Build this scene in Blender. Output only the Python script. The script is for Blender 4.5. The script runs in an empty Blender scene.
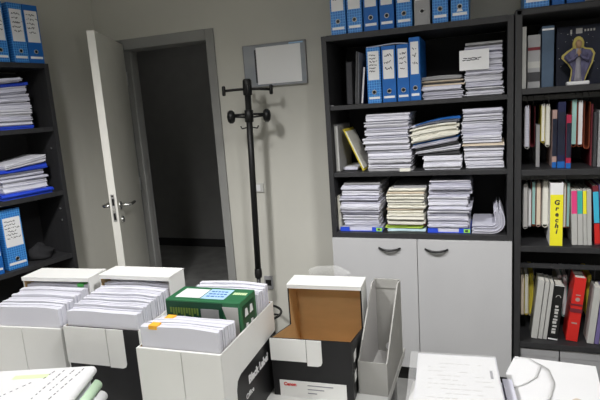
import bpy, bmesh, math, random
from mathutils import Vector, Matrix
PI = math.pi
S = bpy.context.scene
COL = S.collection
rnd = random.Random(7)

# ------------------------------------------------------------------ camera
FPX = 517.77
CAM = Vector((0.7913, -2.5951, 1.5027))
RV = Vector((0.93964, 0.33537, -0.06780)); UV = Vector((0.00292, 0.19030, 0.98172)); FV = Vector((-0.34214, 0.92267, -0.17784))
cd = bpy.data.cameras.new('camera'); cam = bpy.data.objects.new('camera', cd); COL.objects.link(cam)
cd.sensor_width = 36; cd.lens = FPX * 36 / 600; cd.clip_start = .02
m3 = Matrix((RV, UV, -FV)).transposed()
cam.matrix_world = Matrix.Translation(CAM) @ m3.to_4x4()
S.camera = cam

def ray(x, y): return FV + RV * ((x - 300) / FPX) - UV * ((y - 200) / FPX)
def atY(x, y, Y):
    d = ray(x, y); return CAM + d * ((Y - CAM.y) / d.y)
def atZ(x, y, Z):
    d = ray(x, y); return CAM + d * ((Z - CAM.z) / d.z)

# ------------------------------------------------------------------ materials
MATS = {}
def mat(name, rgb, rough=.6, metal=0, spec=.3, var=0.0, scale=(8, 8, 8), rgb2=None, bump=0, alpha=1, trans=0, detail=3):
    if name in MATS: return MATS[name]
    m = bpy.data.materials.new(name); m.use_nodes = True
    nt = m.node_tree; b = nt.nodes['Principled BSDF']
    b.inputs['Base Color'].default_value = (*rgb, 1)
    b.inputs['Roughness'].default_value = rough
    b.inputs['Metallic'].default_value = metal
    b.inputs['Specular IOR Level'].default_value = spec
    b.inputs['Alpha'].default_value = alpha
    b.inputs['Transmission Weight'].default_value = trans
    if var or rgb2 or bump:
        tc = nt.nodes.new('ShaderNodeTexCoord'); mp = nt.nodes.new('ShaderNodeMapping')
        mp.inputs['Scale'].default_value = scale
        nz = nt.nodes.new('ShaderNodeTexNoise'); nz.inputs['Scale'].default_value = 1; nz.inputs['Detail'].default_value = detail
        nt.links.new(tc.outputs['Object'], mp.inputs[0]); nt.links.new(mp.outputs[0], nz.inputs['Vector'])
        if var or rgb2:
            cr = nt.nodes.new('ShaderNodeValToRGB')
            lo = rgb2 or tuple(max(0, c * (1 - var)) for c in rgb)
            hi = rgb if rgb2 else tuple(min(1, c * (1 + var)) for c in rgb)
            cr.color_ramp.elements[0].position = .32; cr.color_ramp.elements[1].position = .68
            cr.color_ramp.elements[0].color = (*lo, 1); cr.color_ramp.elements[1].color = (*hi, 1)
            nt.links.new(nz.outputs['Fac'], cr.inputs[0]); nt.links.new(cr.outputs[0], b.inputs['Base Color'])
        if bump:
            bp = nt.nodes.new('ShaderNodeBump'); bp.inputs['Strength'].default_value = bump; bp.inputs['Distance'].default_value = .002
            nt.links.new(nz.outputs['Fac'], bp.inputs['Height']); nt.links.new(bp.outputs[0], b.inputs['Normal'])
    MATS[name] = m; return m

def grid_mat(name, base, line):
    m = bpy.data.materials.new(name); m.use_nodes = True
    nt = m.node_tree; b = nt.nodes['Principled BSDF']; b.inputs['Roughness'].default_value = .42
    tc = nt.nodes.new('ShaderNodeTexCoord')
    br = nt.nodes.new('ShaderNodeTexBrick'); br.offset = 0
    mp = nt.nodes.new('ShaderNodeMapping'); mp.inputs['Rotation'].default_value = (PI / 2, 0, 0)
    br.inputs['Color1'].default_value = (*base, 1); br.inputs['Color2'].default_value = (*[c * .85 for c in base], 1)
    br.inputs['Mortar'].default_value = (*line, 1)
    br.inputs['Scale'].default_value = 1; br.inputs['Brick Width'].default_value = .0125; br.inputs['Row Height'].default_value = .0125
    br.inputs['Mortar Size'].default_value = .0012
    nt.links.new(tc.outputs['Object'], mp.inputs[0]); nt.links.new(mp.outputs[0], br.inputs['Vector']); nt.links.new(br.outputs['Color'], b.inputs['Base Color'])
    MATS[name] = m; return m

WALL = mat('wall_paint', (.60, .59, .535), .85, spec=.15, var=.03, scale=(3, 3, 3), bump=.05)
CEIL = mat('ceiling_paint', (.7, .7, .68), .9)
FLOORM = mat('floor_vinyl', (.30, .30, .29), .45, var=.15, scale=(6, 6, 6))
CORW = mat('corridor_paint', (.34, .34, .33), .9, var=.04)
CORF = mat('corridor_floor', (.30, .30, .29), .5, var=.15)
CORB = mat('corridor_skirting', (.05, .05, .05), .6)
ANTH = mat('anthracite_laminate', (.028, .028, .030), .5, spec=.35, var=.12, scale=(40, 40, 6))
ANTHB = mat('anthracite_back', (.022, .022, .024), .7, spec=.2)
GREYD = mat('grey_door_laminate', (.50, .50, .51), .45, spec=.3, var=.02, scale=(5, 5, 2))
BLACK = mat('black_plastic', (.012, .012, .012), .42)
BLACKM = mat('black_metal', (.015, .015, .016), .38, spec=.5)
CHROME = mat('chrome', (.75, .75, .74), .22, metal=1)
STEEL = mat('steel', (.55, .55, .56), .35, metal=1)
FRAMEM = mat('door_frame_grey', (.29, .29, .28), .55, var=.04)
LEAFM = mat('door_leaf_paint', (.76, .75, .69), .5, var=.02)
LEAFE = mat('door_edge_paint', (.74, .73, .68), .5, var=.02)
PAPER = mat('paper_pages', (.78, .78, .83), .8, spec=.1, rgb2=(.58, .58, .65), scale=(3, 3, 420))
PAPER2 = mat('paper_pages_soft', (.70, .70, .78), .8, spec=.1, rgb2=(.50, .50, .59), scale=(3, 3, 300))
CREAM = mat('paper_pages_cream', (.80, .79, .71), .8, spec=.1, rgb2=(.66, .64, .56), scale=(3, 3, 380))
VPAPER = mat('paper_upright', (.74, .74, .80), .8, spec=.1, rgb2=(.64, .64, .72), scale=(3, 300, 3))
XPAPER = mat('book_pages', (.78, .76, .70), .8, spec=.1, rgb2=(.6, .58, .52), scale=(500, 3, 3))
SHEET = mat('white_sheet', (.77, .77, .78), .75, spec=.15, var=.015, scale=(10, 10, 10))
SHEETL = mat('lilac_white_sheet', (.68, .68, .76), .75, spec=.15, var=.04)
DARKP = mat('dark_cardboard', (.05, .05, .055), .7)
GREYP = mat('grey_cardboard', (.33, .33, .34), .7, var=.06)
INK = mat('ink', (.03, .03, .04), .7)
INKG = mat('ink_grey', (.25, .25, .28), .7)
BLUE = grid_mat('binder_blue_grid', (.015, .16, .52), (.10, .36, .75))
BLUED = mat('binder_blue_plain', (.012, .12, .42), .45, var=.08)
BLUEF = mat('blue_plastic_folder', (.03, .08, .62), .35, var=.1)
NAVY = mat('navy_plastic', (.012, .016, .06), .4)
LGREEN = mat('green_folder', (.42, .60, .08), .5)
LBLUEP = mat('pale_blue_folder', (.55, .72, .78), .6)
TAGG = mat('lime_tag', (.35, .75, .10), .5)
YEL = mat('yellow_label', (.85, .78, .03), .5)
YELF = mat('yellow_folder', (.70, .58, .06), .55)
RED = mat('red_binder', (.60, .025, .02), .42)
PINK = mat('pink_print', (.75, .06, .22), .5)
CRIM = mat('crimson_card', (.38, .02, .06), .5)
TEAL = mat('teal_print', (.05, .42, .36), .5)
TEALP = mat('teal_paper', (.35, .60, .56), .6)
CYAN = mat('cyan_print', (.05, .45, .65), .5)
PURP = mat('purple_print', (.16, .13, .30), .5)
MAROON = mat('maroon_card', (.16, .02, .03), .6)
RUST = mat('rust_card', (.30, .07, .03), .7)
BEIGE = mat('beige_card', (.66, .56, .44), .7)
PINKB = mat('pink_beige_card', (.40, .27, .24), .7)
BOOKG = mat('grey_book_cover', (.46, .46, .44), .6)
BOOKB = mat('slate_blue_cover', (.07, .11, .17), .6, var=.2)
STAR = mat('night_blue_card', (.012, .016, .035), .5, var=.3)
GOLD = mat('gold_paint', (.50, .42, .12), .5)
ROBE = mat('lilac_robe', (.10, .095, .17), .7, var=.35, scale=(60, 60, 25))
ROBEW = mat('pale_robe', (.28, .27, .31), .7, var=.15, scale=(60, 60, 25))
SKIN = mat('figurine_skin', (.36, .23, .13), .6)
KRAFT = mat('brown_cardboard', (.60, .40, .20), .8, var=.05, scale=(12, 12, 30))
BOXW = mat('white_printed_card', (.80, .80, .78), .55, var=.015)
BOXK = mat('black_printed_card', (.012, .012, .013), .4)
FILEG = mat('grey_file_board', (.40, .395, .375), .65, var=.04)
FILEI = mat('pale_file_lining', (.52, .51, .50), .7)
GREENB = mat('green_carton', (.03, .15, .065), .4, var=.06)
GREEND = mat('dark_green_print', (.008, .06, .03), .4)
OLIVE = mat('olive_print', (.16, .24, .05), .5)
STKB = mat('pale_blue_sticker', (.42, .62, .85), .5)
ORANGE = mat('orange_note', (.95, .48, .05), .5)
HIL = mat('highlighter', (.72, .86, .50), .7)
GREENS = mat('pale_green_sheet', (.60, .80, .58), .7)
GREENK = mat('green_marker', (.10, .55, .12), .6)
DESK = mat('desk_laminate', (.72, .72, .70), .4, var=.02)
PICT = mat('picture_glass', (.30, .33, .37), .15, spec=.5, rgb2=(.40, .41, .43), scale=(4, 4, 9))
WHITE = mat('white_masking_block', (.95, .95, .95), .6)
CLEAR = mat('clear_plastic', (.9, .9, .9), .12, spec=.5, alpha=.16)
SOCK = mat('socket_plastic', (.55, .55, .52), .4)
REDT = mat('red_text', (.65, .03, .03), .5)
CABLE = mat('black_cloth', (.02, .02, .022), .9)

# ------------------------------------------------------------------ mesh helpers
def box(bm, x0, y0, z0, x1, y1, z1, mi=0, M=None):
    vs = [bm.verts.new(v) for v in [(x0, y0, z0), (x1, y0, z0), (x1, y1, z0), (x0, y1, z0), (x0, y0, z1), (x1, y0, z1), (x1, y1, z1), (x0, y1, z1)]]
    for f in ((0, 3, 2, 1), (4, 5, 6, 7), (0, 1, 5, 4), (1, 2, 6, 5), (2, 3, 7, 6), (3, 0, 4, 7)):
        fc = bm.faces.new([vs[i] for i in f]); fc.material_index = mi
    if M is not None:
        for v in vs: v.co = M @ v.co
    return vs
def prism(bm, pts, axis, a, b, mi=0):
    """polygon pts (2D) extruded along axis 'x','y' or 'z' from a to b"""
    def P(p, t): return {'x': (t, p[0], p[1]), 'y': (p[0], t, p[1]), 'z': (p[0], p[1], t)}[axis]
    A = [bm.verts.new(P(p, a)) for p in pts]; B = [bm.verts.new(P(p, b)) for p in pts]
    n = len(pts)
    for fc in [bm.faces.new(A), bm.faces.new(B)] + [bm.faces.new((A[i], A[(i + 1) % n], B[(i + 1) % n], B[i])) for i in range(n)]:
        fc.material_index = mi
    return A + B
def tube(bm, pts, r, seg=10, mi=0, closed=False):
    pts = [Vector(p) for p in pts]; n = len(pts); rings = []
    rr = r if isinstance(r, (list, tuple)) else [r] * n
    for i, p in enumerate(pts):
        a = pts[i - 1] if (i > 0 or closed) else p; b = pts[(i + 1) % n] if (i < n - 1 or closed) else p
        t = (b - a).normalized()
        u = t.cross(Vector((0, 0, 1)))
        if u.length < 1e-3: u = t.cross(Vector((0, 1, 0)))
        u.normalize(); v = t.cross(u)
        rings.append([bm.verts.new(p + (u * math.cos(2 * PI * k / seg) + v * math.sin(2 * PI * k / seg)) * rr[i]) for k in range(seg)])
    m = n if closed else n - 1
    for i in range(m):
        A, B = rings[i], rings[(i + 1) % n]
        for k in range(seg):
            f = bm.faces.new((A[k], A[(k + 1) % seg], B[(k + 1) % seg], B[k])); f.material_index = mi; f.smooth = True
    if not closed:
        for R_ in (rings[0], rings[-1]):
            f = bm.faces.new(R_); f.material_index = mi
def lathe(bm, prof, seg=24, mi=0, c=(0, 0, 0), sy=1):
    rings = []
    for r, z in prof:
        rings.append([bm.verts.new((c[0] + r * math.cos(2 * PI * k / seg), c[1] + sy * r * math.sin(2 * PI * k / seg), c[2] + z)) for k in range(seg)])
    for A, B in zip(rings, rings[1:]):
        for k in range(seg):
            f = bm.faces.new((A[k], A[(k + 1) % seg], B[(k + 1) % seg], B[k])); f.material_index = mi; f.smooth = True
    for R_ in (rings[0], rings[-1]):
        f = bm.faces.new(R_); f.material_index = mi
def obj(name, bm, mats, parent=None, loc=(0, 0, 0), rz=0, bevel=0, tf=None):
    if tf is not None: bmesh.ops.transform(bm, matrix=tf, verts=bm.verts[:])
    bmesh.ops.recalc_face_normals(bm, faces=bm.faces[:])
    me = bpy.data.meshes.new(name); bm.to_mesh(me); bm.free()
    for m in (mats if isinstance(mats, (list, tuple)) else [mats]): me.materials.append(m)
    o = bpy.data.objects.new(name, me); COL.objects.link(o)
    o.location = loc; o.rotation_euler = (0, 0, rz)
    if parent: o.parent = parent
    if bevel:
        b = o.modifiers.new('bevel', 'BEVEL'); b.width = bevel; b.segments = 2; b.limit_method = 'ANGLE'; b.angle_limit = math.radians(50)
    return o
def tag(o, label, cat, group=None, kind=None):
    o['label'] = label; o['category'] = cat
    if group: o['group'] = group
    if kind: o['kind'] = kind
    return o
def thing(name, label, cat, loc=(0, 0, 0), rz=0, group=None, rot=None):
    o = bpy.data.objects.new(name, None); COL.objects.link(o); o.empty_display_size = .05
    o.location = loc; o.rotation_euler = rot or (0, 0, rz)
    return tag(o, label, cat, group)
def struct(name, bm, m, label, cat, parent=None, bevel=0):
    o = obj(name, bm, m, parent, bevel=bevel)
    if not parent: tag(o, label, cat, kind='structure')
    return o
def B(): return bmesh.new()
def bx(*a, **k):
    bm = B(); box(bm, *a, **k); return bm
def text_bm(s, size, vertical=False, ext=.0004, bold=0):
    """letters as a solid mesh in the XZ plane, facing -Y, centred on the origin"""
    cu = bpy.data.curves.new('lettering', 'FONT'); cu.body = s; cu.size = size; cu.align_x = 'CENTER'; cu.align_y = 'CENTER'
    cu.extrude = ext; cu.resolution_u = 3; cu.space_line = .82
    if bold: cu.offset = bold
    o = bpy.data.objects.new('lettering', cu); COL.objects.link(o)
    dg = bpy.context.evaluated_depsgraph_get(); me = bpy.data.meshes.new_from_object(o.evaluated_get(dg))
    bm = B(); bm.from_mesh(me); bpy.data.meshes.remove(me); bpy.data.objects.remove(o); bpy.data.curves.remove(cu)
    bmesh.ops.transform(bm, matrix=Matrix.Rotation(PI / 2, 4, 'X'), verts=bm.verts[:])
    return bm
def scribble(bm, x0, x1, z1, z0, y, lines, seed, mi=1, th=.0022):
    """rows of pen strokes on an upright paper facing -Y (proud of it by a hair)"""
    r = random.Random(seed); h = (z1 - z0) / lines
    for i in range(lines):
        zc = z1 - h * (i + .5); x = x0 + r.uniform(0, .12) * (x1 - x0); end = x1 - r.uniform(0, .35) * (x1 - x0)
        px_, pz = x, zc
        while x < end:
            x += r.uniform(.0025, .005); z = zc + r.uniform(-.28, .28) * h
            if r.random() < .82:
                M = Matrix.Translation((px_, y, pz)) @ Matrix.Rotation(-math.atan2(z - pz, x - px_), 4, 'Y')
                box(bm, 0, -.0004, -th / 2, math.hypot(x - px_, z - pz), 0, th / 2, mi, M)
            px_, pz = x, z

ORD = ['topmost', 'second', 'third', 'fourth', 'fifth', 'sixth', 'seventh', 'eighth', 'ninth', 'tenth', 'eleventh', 'twelfth', 'thirteenth', 'fourteenth']

# ------------------------------------------------------------------ the room
DW = .42                    # face of the back wall
Hc = 2.72
LWx0, LWy0 = -1.735, .42    # foot of the corner between back and left wall
LA = 1.379                  # heading of the left wall
ldir = Vector((math.cos(LA), math.sin(LA), 0)); lnor = Vector((math.sin(LA), -math.cos(LA), 0))   # along it / into the room
D0, D1, DZ = -1.535, -.87, 1.965   # door opening
RX, FY = 2.3, -3.9
bm = B()
box(bm, -2.2, DW, 0, D0, DW + .13, Hc); box(bm, D1, DW, 0, RX, DW + .13, Hc); box(bm, D0, DW, DZ, D1, DW + .13, Hc)
struct('wall_back', bm, WALL, 'pale plastered back wall with the dark doorway', 'wall')
a = Vector((LWx0, LWy0, 0)) + ldir * .02; b_ = a - ldir * 4.5
bm = B(); prism(bm, [(a.x, a.y), (b_.x, b_.y), (b_.x - lnor.x * .12, b_.y - lnor.y * .12), (a.x - lnor.x * .12, a.y - lnor.y * .12)], 'z', 0, Hc)
struct('wall_left', bm, WALL, 'plain pale wall behind the left bookcase and open door', 'wall')
struct('wall_right', bx(RX, FY, 0, RX + .12, DW + .13, Hc), WALL, 'pale wall out of frame on the right', 'wall')
struct('wall_front', bx(-3, FY - .12, 0, RX + .12, FY, Hc), WALL, 'pale wall behind the viewer', 'wall')
struct('floor', bx(-3, FY - .12, -.1, RX + .12, DW + .13, 0), FLOORM, 'grey vinyl office floor', 'floor')
struct('ceiling', bx(-3, FY - .12, Hc, RX + .12, DW + .13, Hc + .1), CEIL, 'white office ceiling', 'ceiling')
# corridor beyond the doorway
CY = 2.42
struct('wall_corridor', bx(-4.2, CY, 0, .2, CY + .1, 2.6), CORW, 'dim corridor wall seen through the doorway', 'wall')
bm = B(); box(bm, -4.3, DW + .13, 0, -4.2, CY + .1, 2.6); box(bm, .2, DW + .13, 0, .3, CY + .1, 2.6)
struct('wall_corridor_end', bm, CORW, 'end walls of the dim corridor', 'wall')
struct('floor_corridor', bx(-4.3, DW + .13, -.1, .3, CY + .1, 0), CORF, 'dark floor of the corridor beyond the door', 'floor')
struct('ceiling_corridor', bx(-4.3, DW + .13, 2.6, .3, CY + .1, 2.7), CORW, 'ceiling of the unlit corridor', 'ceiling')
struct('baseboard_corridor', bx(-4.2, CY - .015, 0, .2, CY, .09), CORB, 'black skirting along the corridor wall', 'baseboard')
# door casing
bm = B(); w = .05
box(bm, D0 - .045, DW - .014, 0, D0 + .012, DW + .145, DZ + .055); box(bm, D1 - .012, DW - .014, 0, D1 + .045, DW + .145, DZ + .055)
box(bm, D0 + .012, DW - .014, DZ - .012, D1 - .012, DW + .145, DZ + .055)
box(bm, D0 + .012, DW + .06, 0, D0 + .024, DW + .10, DZ - .012); box(bm, D1 - .024, DW + .06, 0, D1 - .012, DW + .10, DZ - .012)
struct('trim_1', bm, FRAMEM, 'grey metal door casing around the dark doorway', 'door frame', bevel=.003)
# door leaf, swung into the room: local x runs hinge -> lock
dl = bpy.data.objects.new('door_1', None); COL.objects.link(dl)
dl.location = (D0 + .012, DW - .03, 0); dl.rotation_euler = (0, 0, math.radians(-65))
tag(dl, 'pale grey door leaf standing open into the room', 'door', kind='structure')
LW = .645
obj('door_panel', bx(0, -.021, .012, LW - .002, .021, DZ + .022), LEAFM, dl, bevel=.002)
obj('door_edge', bx(LW - .002, -.021, .012, LW, .021, DZ + .022), LEAFE, dl)
bm = B(); box(bm, LW, -.010, .915, LW + .002, .010, 1.075); 
lp = obj('lock_plate', bm, STEEL, dl)
bm = B(); box(bm, LW + .002, -.006, 1.01, LW + .004, .006, 1.05); box(bm, LW + .002, -.006, .925, LW + .004, .006, .965); box(bm, LW + .002, -.005, 1.062, LW + .0035, .005, 1.07)
obj('lock_slot', bm, BLACK, lp)
bm = B(); box(bm, LW + .002, -.007, .975, LW + .012, .007, 1.0); obj('latch_bolt', bm, CHROME, lp)
for s in (1, -1):
    bm = B(); y = .021 * s
    tube(bm, [(LW - .06, y, 1.0), (LW - .06, y + .05 * s, 1.0), (LW - .075, y + .058 * s, 1.0), (LW - .175, y + .058 * s, .997)], [.011, .010, .010, .009], 10)
    h = obj('door_handle', bm, CHROME, dl)
    bm = B(); tube(bm, [(LW - .06, y, 1.0), (LW - .06, y + .006 * s, 1.0)], .024, 16); obj('handle_rose', bm, CHROME, h)
    bm = B(); tube(bm, [(LW - .06, y, .915), (LW - .06, y + .012 * s, .915)], [.022, .018], 14); obj('key_rose', bm, CHROME, dl)
for z in (.25, 1.0, 1.72):
    bm = B(); tube(bm, [(-.004, .02, z), (-.004, .02, z + .09)], .008, 8); obj('hinge', bm, STEEL, dl)
# ------------------------------------------------------------------ paper sheaves, binders, books
def sheaf(parent_name, label, cat, x0, x1, y0, d, z0, h, m, seed, group=None, jit=.004, s0=0, s1=0, b0=0, b1=0, rz=None):
    """one bundle of sheets lying flat: many thin leaves, each a little out of line; origin at the middle of its underside.
    s0/s1: tilt of the under/upper face, b0/b1: their crown"""
    r = random.Random(seed); w = x1 - x0
    o = thing(parent_name, label, cat, ((x0 + x1) / 2, y0 + d / 2, z0), r.uniform(-.022, .022) if rz is None else rz, group)
    n = max(2, min(9, round(h / .0045)))
    bm = B(); nx, ny = 6, 3
    for k in range(n):
        dx, dy = r.uniform(-jit, jit), r.uniform(-jit * 2, jit * 2); a = r.uniform(-.008, .008); ww = w * r.uniform(.985, 1); ins = .006 if (k == 0 and h > .012) else 0
        rows = []
        for e in (k / n, (k + .97) / n):
            g = []
            for j in range(ny + 1):
                for i in range(nx + 1):
                    X = (-ww / 2 + ins) + (ww - 2 * ins) * i / nx; Y = (-d / 2 + ins * 1.5) + (d - ins * 1.5) * j / ny
                    if j == 0: Y += r.uniform(-1, 1) * jit * .35
                    x_, y_ = X * math.cos(a) - Y * math.sin(a) + dx, X * math.sin(a) + Y * math.cos(a) + dy
                    u = max(-1, min(1, 2 * x_ / w))
                    z_ = h * e + (s0 + (s1 - s0) * e) * u + (b0 + (b1 - b0) * e) * (1 - u * u)
                    g.append(bm.verts.new((x_, y_, z_)))
            rows.append(g)
        L, H = rows; W = nx + 1
        for j in range(ny):
            for i in range(nx):
                q = [j * W + i, j * W + i + 1, (j + 1) * W + i + 1, (j + 1) * W + i]
                bm.faces.new([H[q_] for q_ in q]); bm.faces.new([L[q_] for q_ in reversed(q)])
        edge = [(i, i + 1) for i in range(nx)] + [(j * W + nx, (j + 1) * W + nx) for j in range(ny)] + [(ny * W + i + 1, ny * W + i) for i in range(nx)] + [((j + 1) * W, j * W) for j in range(ny)]
        for p, q in edge: bm.faces.new((L[p], L[q], H[q], H[p]))
    obj('pages', bm, m, o)
    return o

def stack(desc, x0, x1, ztop, zb, layers, y0=.035, d=.29, seed=1, kind='paper_bundle', cat='paper bundle', group=None):
    """layers bottom to top: (share of height, left shift, right shift, material, options)"""
    tot = sum(l[0] for l in layers); H = ztop - zb; z = zb; N = len(layers); s0 = b0 = 0
    for i, l in enumerate(layers):
        h = H * l[0] / tot; op = dict(l[4]) if len(l) > 4 else {}
        k = N - 1 - i; rr = random.Random(seed * 31 + i)
        word = op.pop('word', '%s bundle' % ('bottom' if k == N - 1 else ORD[k]))
        nm = op.pop('name', kind); ct = op.pop('cat', cat)
        s1 = op.pop('skew', 0); b1 = op.pop('bow', 0); sh = rr.uniform(-.004, .004)
        sheaf(nm, '%s %s' % (word, desc), ct, x0 + l[1] + sh, x1 + l[2] + sh, y0 + op.pop('dy', rr.uniform(-.016, .018)), d, z + .0004, h - .0008 - .3 * abs(s1 - s0) - .2 * abs(b1 - b0), l[3], seed * 100 + i, group, s0=s0, s1=s1, b0=b0, b1=b1, **op)
        z += h; s0, b0 = s1, b1

def binder(label, x, y, z, w, seed, h=.312, d=.27, m=None, lab=(.34, .97), rz=0, group=None, strip=True, ring=.2, lean=0, lines=5, logo=False):
    """lever arch file standing upright, spine towards -Y, origin at the foot of the spine's middle"""
    m = m or BLUE
    o = thing('lever_arch_binder', label, 'binder', (x, y, z), 0, group, rot=(0, lean, rz))
    bm = B(); t = .0028
    box(bm, -w / 2, 0, 0, w / 2, t, h); box(bm, -w / 2, t, 0, -w / 2 + t, d, h); box(bm, w / 2 - t, t, 0, w / 2, d, h)
    obj('cover', bm, m, o, bevel=.0012)
    bm = B(); box(bm, -w / 2 + .006, .03, .006, w / 2 - .012, d - .01, h - .02); obj('papers', bm, XPAPER, o)
    z0, z1 = h * lab[0], h * lab[1]
    bm = B(); box(bm, -w / 2 + .007, -.0008, z0, w / 2 - .007, 0, z1)
    scribble(bm, -w / 2 + .012, w / 2 - .012, z1 - .012, z0 + (z1 - z0) * .25, -.0009, lines, seed, th=.003)
    obj('spine_label', bm, [SHEET, INK], o)
    zc = h * ring
    bm = B(); tube(bm, [(.010 * math.cos(a) + .0, -.0016, zc + .010 * math.sin(a)) for a in [2 * PI * k / 18 for k in range(18)]], .0024, 6, closed=True)
    rg = obj('finger_ring', bm, STEEL, o)
    bm = B(); tube(bm, [(0, -.0012, zc), (0, .0, zc)], .0092, 16); obj('finger_hole', bm, BLACK, rg)
    if strip:
        bm = B(); box(bm, -w / 2 + .007, -.0007, h * .075, w / 2 - .007, 0, h * .115); obj('lower_strip', bm, SHEET, o)
    if logo:
        bm = B(); prism(bm, [(-.014, h * .13), (.014, h * .13), (.008, h * .17), (0, h * .2), (-.008, h * .17)], 'y', -.0007, 0); obj('printed_mark', bm, SHEET, o)
    return o

def book(name, label, cat, x0, x1, y, z, h, d, m, pm=None, lean=0, group=None, seed=0, title=None, tmat=None, soft=False, bands=None):
    """upright book or brochure, spine towards -Y, origin at the foot of its spine"""
    w = x1 - x0
    o = thing(name, label, cat, ((x0 + x1) / 2, y, z + w / 2 * abs(math.sin(lean))), 0, group, rot=(0, lean, 0))
    t = .0012 if soft else .0025
    bm = B(); box(bm, -w / 2, 0, 0, w / 2, t, h); box(bm, -w / 2, t, 0, -w / 2 + t, d, h); box(bm, w / 2 - t, t, 0, w / 2, d, h)
    obj('cover', bm, m, o, bevel=.0008)
    obj('pages', bx(-w / 2 + t, t, .003, w / 2 - t, d - .004, h - .004), pm or XPAPER, o)
    if bands:
        for (a, b, bmn, nm) in bands:
            obj(nm, bx(-w / 2 + .0004, -.0006, h * a, w / 2 - .0004, 0, h * b), bmn, o)
    if title:
        bm = text_bm(title, w * .62); 
        bmesh.ops.transform(bm, matrix=Matrix.Translation((0, -.0008, h * .5)) @ Matrix.Rotation(-PI / 2, 4, 'Y'), verts=bm.verts[:])
        obj('spine_lettering', bm, tmat or SHEET, o)
    return o

# ------------------------------------------------------------------ bookcase with grey doors
ZL = dict(foot=.10, low=.7994, s2=1.1446, s1=1.4916, top=1.8399)
cab = thing('cupboard_bookcase', 'dark grey tall bookcase with two pale grey doors below open shelves', 'bookcase', (0, 0, 0))
W = .9; Tp = .026
obj('side_panel', bx(0, 0, 0, Tp, .40, ZL['top'] - .001), ANTH, cab, bevel=.001)
obj('side_panel', bx(W - Tp, 0, 0, W, .40, ZL['top'] - .001), ANTH, cab, bevel=.001)
obj('top_panel', bx(Tp, -.001, ZL['top'] - .028, W - Tp, .40, ZL['top']), ANTH, cab, bevel=.001)
obj('back_panel', bx(Tp, .392, .02, W - Tp, .40, ZL['top'] - .03), ANTHB, cab)
for k in ('s1', 's2'):
    sh = obj('shelf', bx(Tp, .008, ZL[k] - .022, W - Tp, .392, ZL[k]), ANTH, cab, bevel=.001)
bm = B(); tube(bm, [(Tp, .02, ZL['s1'] - .006), (Tp + .016, .02, ZL['s1'] - .006)], .010, 12); obj('shelf_pin', bm, GREYP, cab)
obj('divider_shelf', bx(Tp, 0, ZL['low'] , W - Tp, .392, ZL['low'] + .026), ANTH, cab, bevel=.001)
ZL['low'] += .026
obj('base_panel', bx(Tp, .02, .075, W - Tp, .392, .098), ANTH, cab)
obj('plinth', bx(Tp, .03, 0, W - Tp, .05, .075), BLACK, cab)
for (xa, xb, hx) in ((.004, W / 2 - .0015, .31), (W / 2 + .0015, W - .004, .545)):
    dr = obj('door', bx(xa, -.019, .095, xb, -.0008, .7985), GREYD, cab, bevel=.0012)
    bm = B(); pts = [(hx - .055 + .11 * k / 10, -.019 - .022 * math.sin(PI * k / 10) ** .7 - .001, .752 - .008 * math.sin(PI * k / 10)) for k in range(11)]
    tube(bm, pts, [.0055 + .001 * math.sin(PI * k / 10) for k in range(11)], 8)
    obj('handle', bm, CHROME if False else BLACKM, dr)

# binders along the top of it
specs = [(331, 346, None, 'leftmost blue binder on top of the doored bookcase, at the free end'), (347.5, 362.5, None, 'second blue binder from the left on top of the doored bookcase'),
         (364, 378.5, BLUED, 'third binder from the left on the doored bookcase, its blue plain'), (380, 394.5, BLUED, 'fourth binder from the left on the doored bookcase, plain blue foot'),
         (396.5, 412.5, None, 'gridded blue binder just left of the grey black binder up high'), (414.5, 430.5, GREYP, 'only grey and black binder among the blue ones on top'),
         (432.5, 448.5, None, 'blue binder just right of the grey black binder up high'), (451, 469, None, 'last blue binder on the doored bookcase, pale mark above its strip')]
for i, (a, b, m, lb) in enumerate(specs):
    A = atY(a, 30, .012); Bp = atY(b, 30, .012)
    binder(lb, (A.x + Bp.x) / 2, .012, ZL['top'] + .0005, Bp.x - A.x - .002, 40 + i, m=m, lab=(.36, .96), strip=m is not GREYP, group='binders on top of the doored bookcase', logo=(i == 7), lines=6)

# top shelf: leaning folders, four binders, stacks
z1 = ZL['s1']
def upright(name, label, cat, xfoot, xtop, y, z, h, d, t, m, pm=None):
    lean = math.atan2(xtop - xfoot, h)
    o = thing(name, label, cat, (xfoot, y, z + max(0, t * math.sin(lean))), 0, None, rot=(0, lean, 0))
    bm = B(); box(bm, 0, 0, 0, .0012, d, h); box(bm, t - .0012, 0, 0, t, d, h * .985); box(bm, .0012, d - .0012, 0, t - .0012, d, h)
    obj('cover', bm, m, o)
    obj('sheets', bx(.0016, .004, .003, t - .0016, d - .002, h * .96), pm or PAPER2, o)
    return o
A = atY(347, 102, .10); upright('document_folder', 'slim dark grey folder standing at the far left of the top shelf', 'folder', A.x, A.x + .004, .10, z1 + .001, .225, .24, .03, DARKP, DARKP)
A = atY(357, 102, .05); upright('document_folder', 'grey black plastic folder leaning on the first blue binder', 'folder', A.x - .008, A.x + .008, .05, z1 + .001, .262, .25, .014, GREYP, DARKP)
A = atY(363, 102, .04); upright('document_folder', 'navy plastic folder with white rim beside the first shelved binder', 'folder', A.x - .016, A.x + .004, .06, z1 + .001, .19, .2, .012, NAVY, SHEET)
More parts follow.
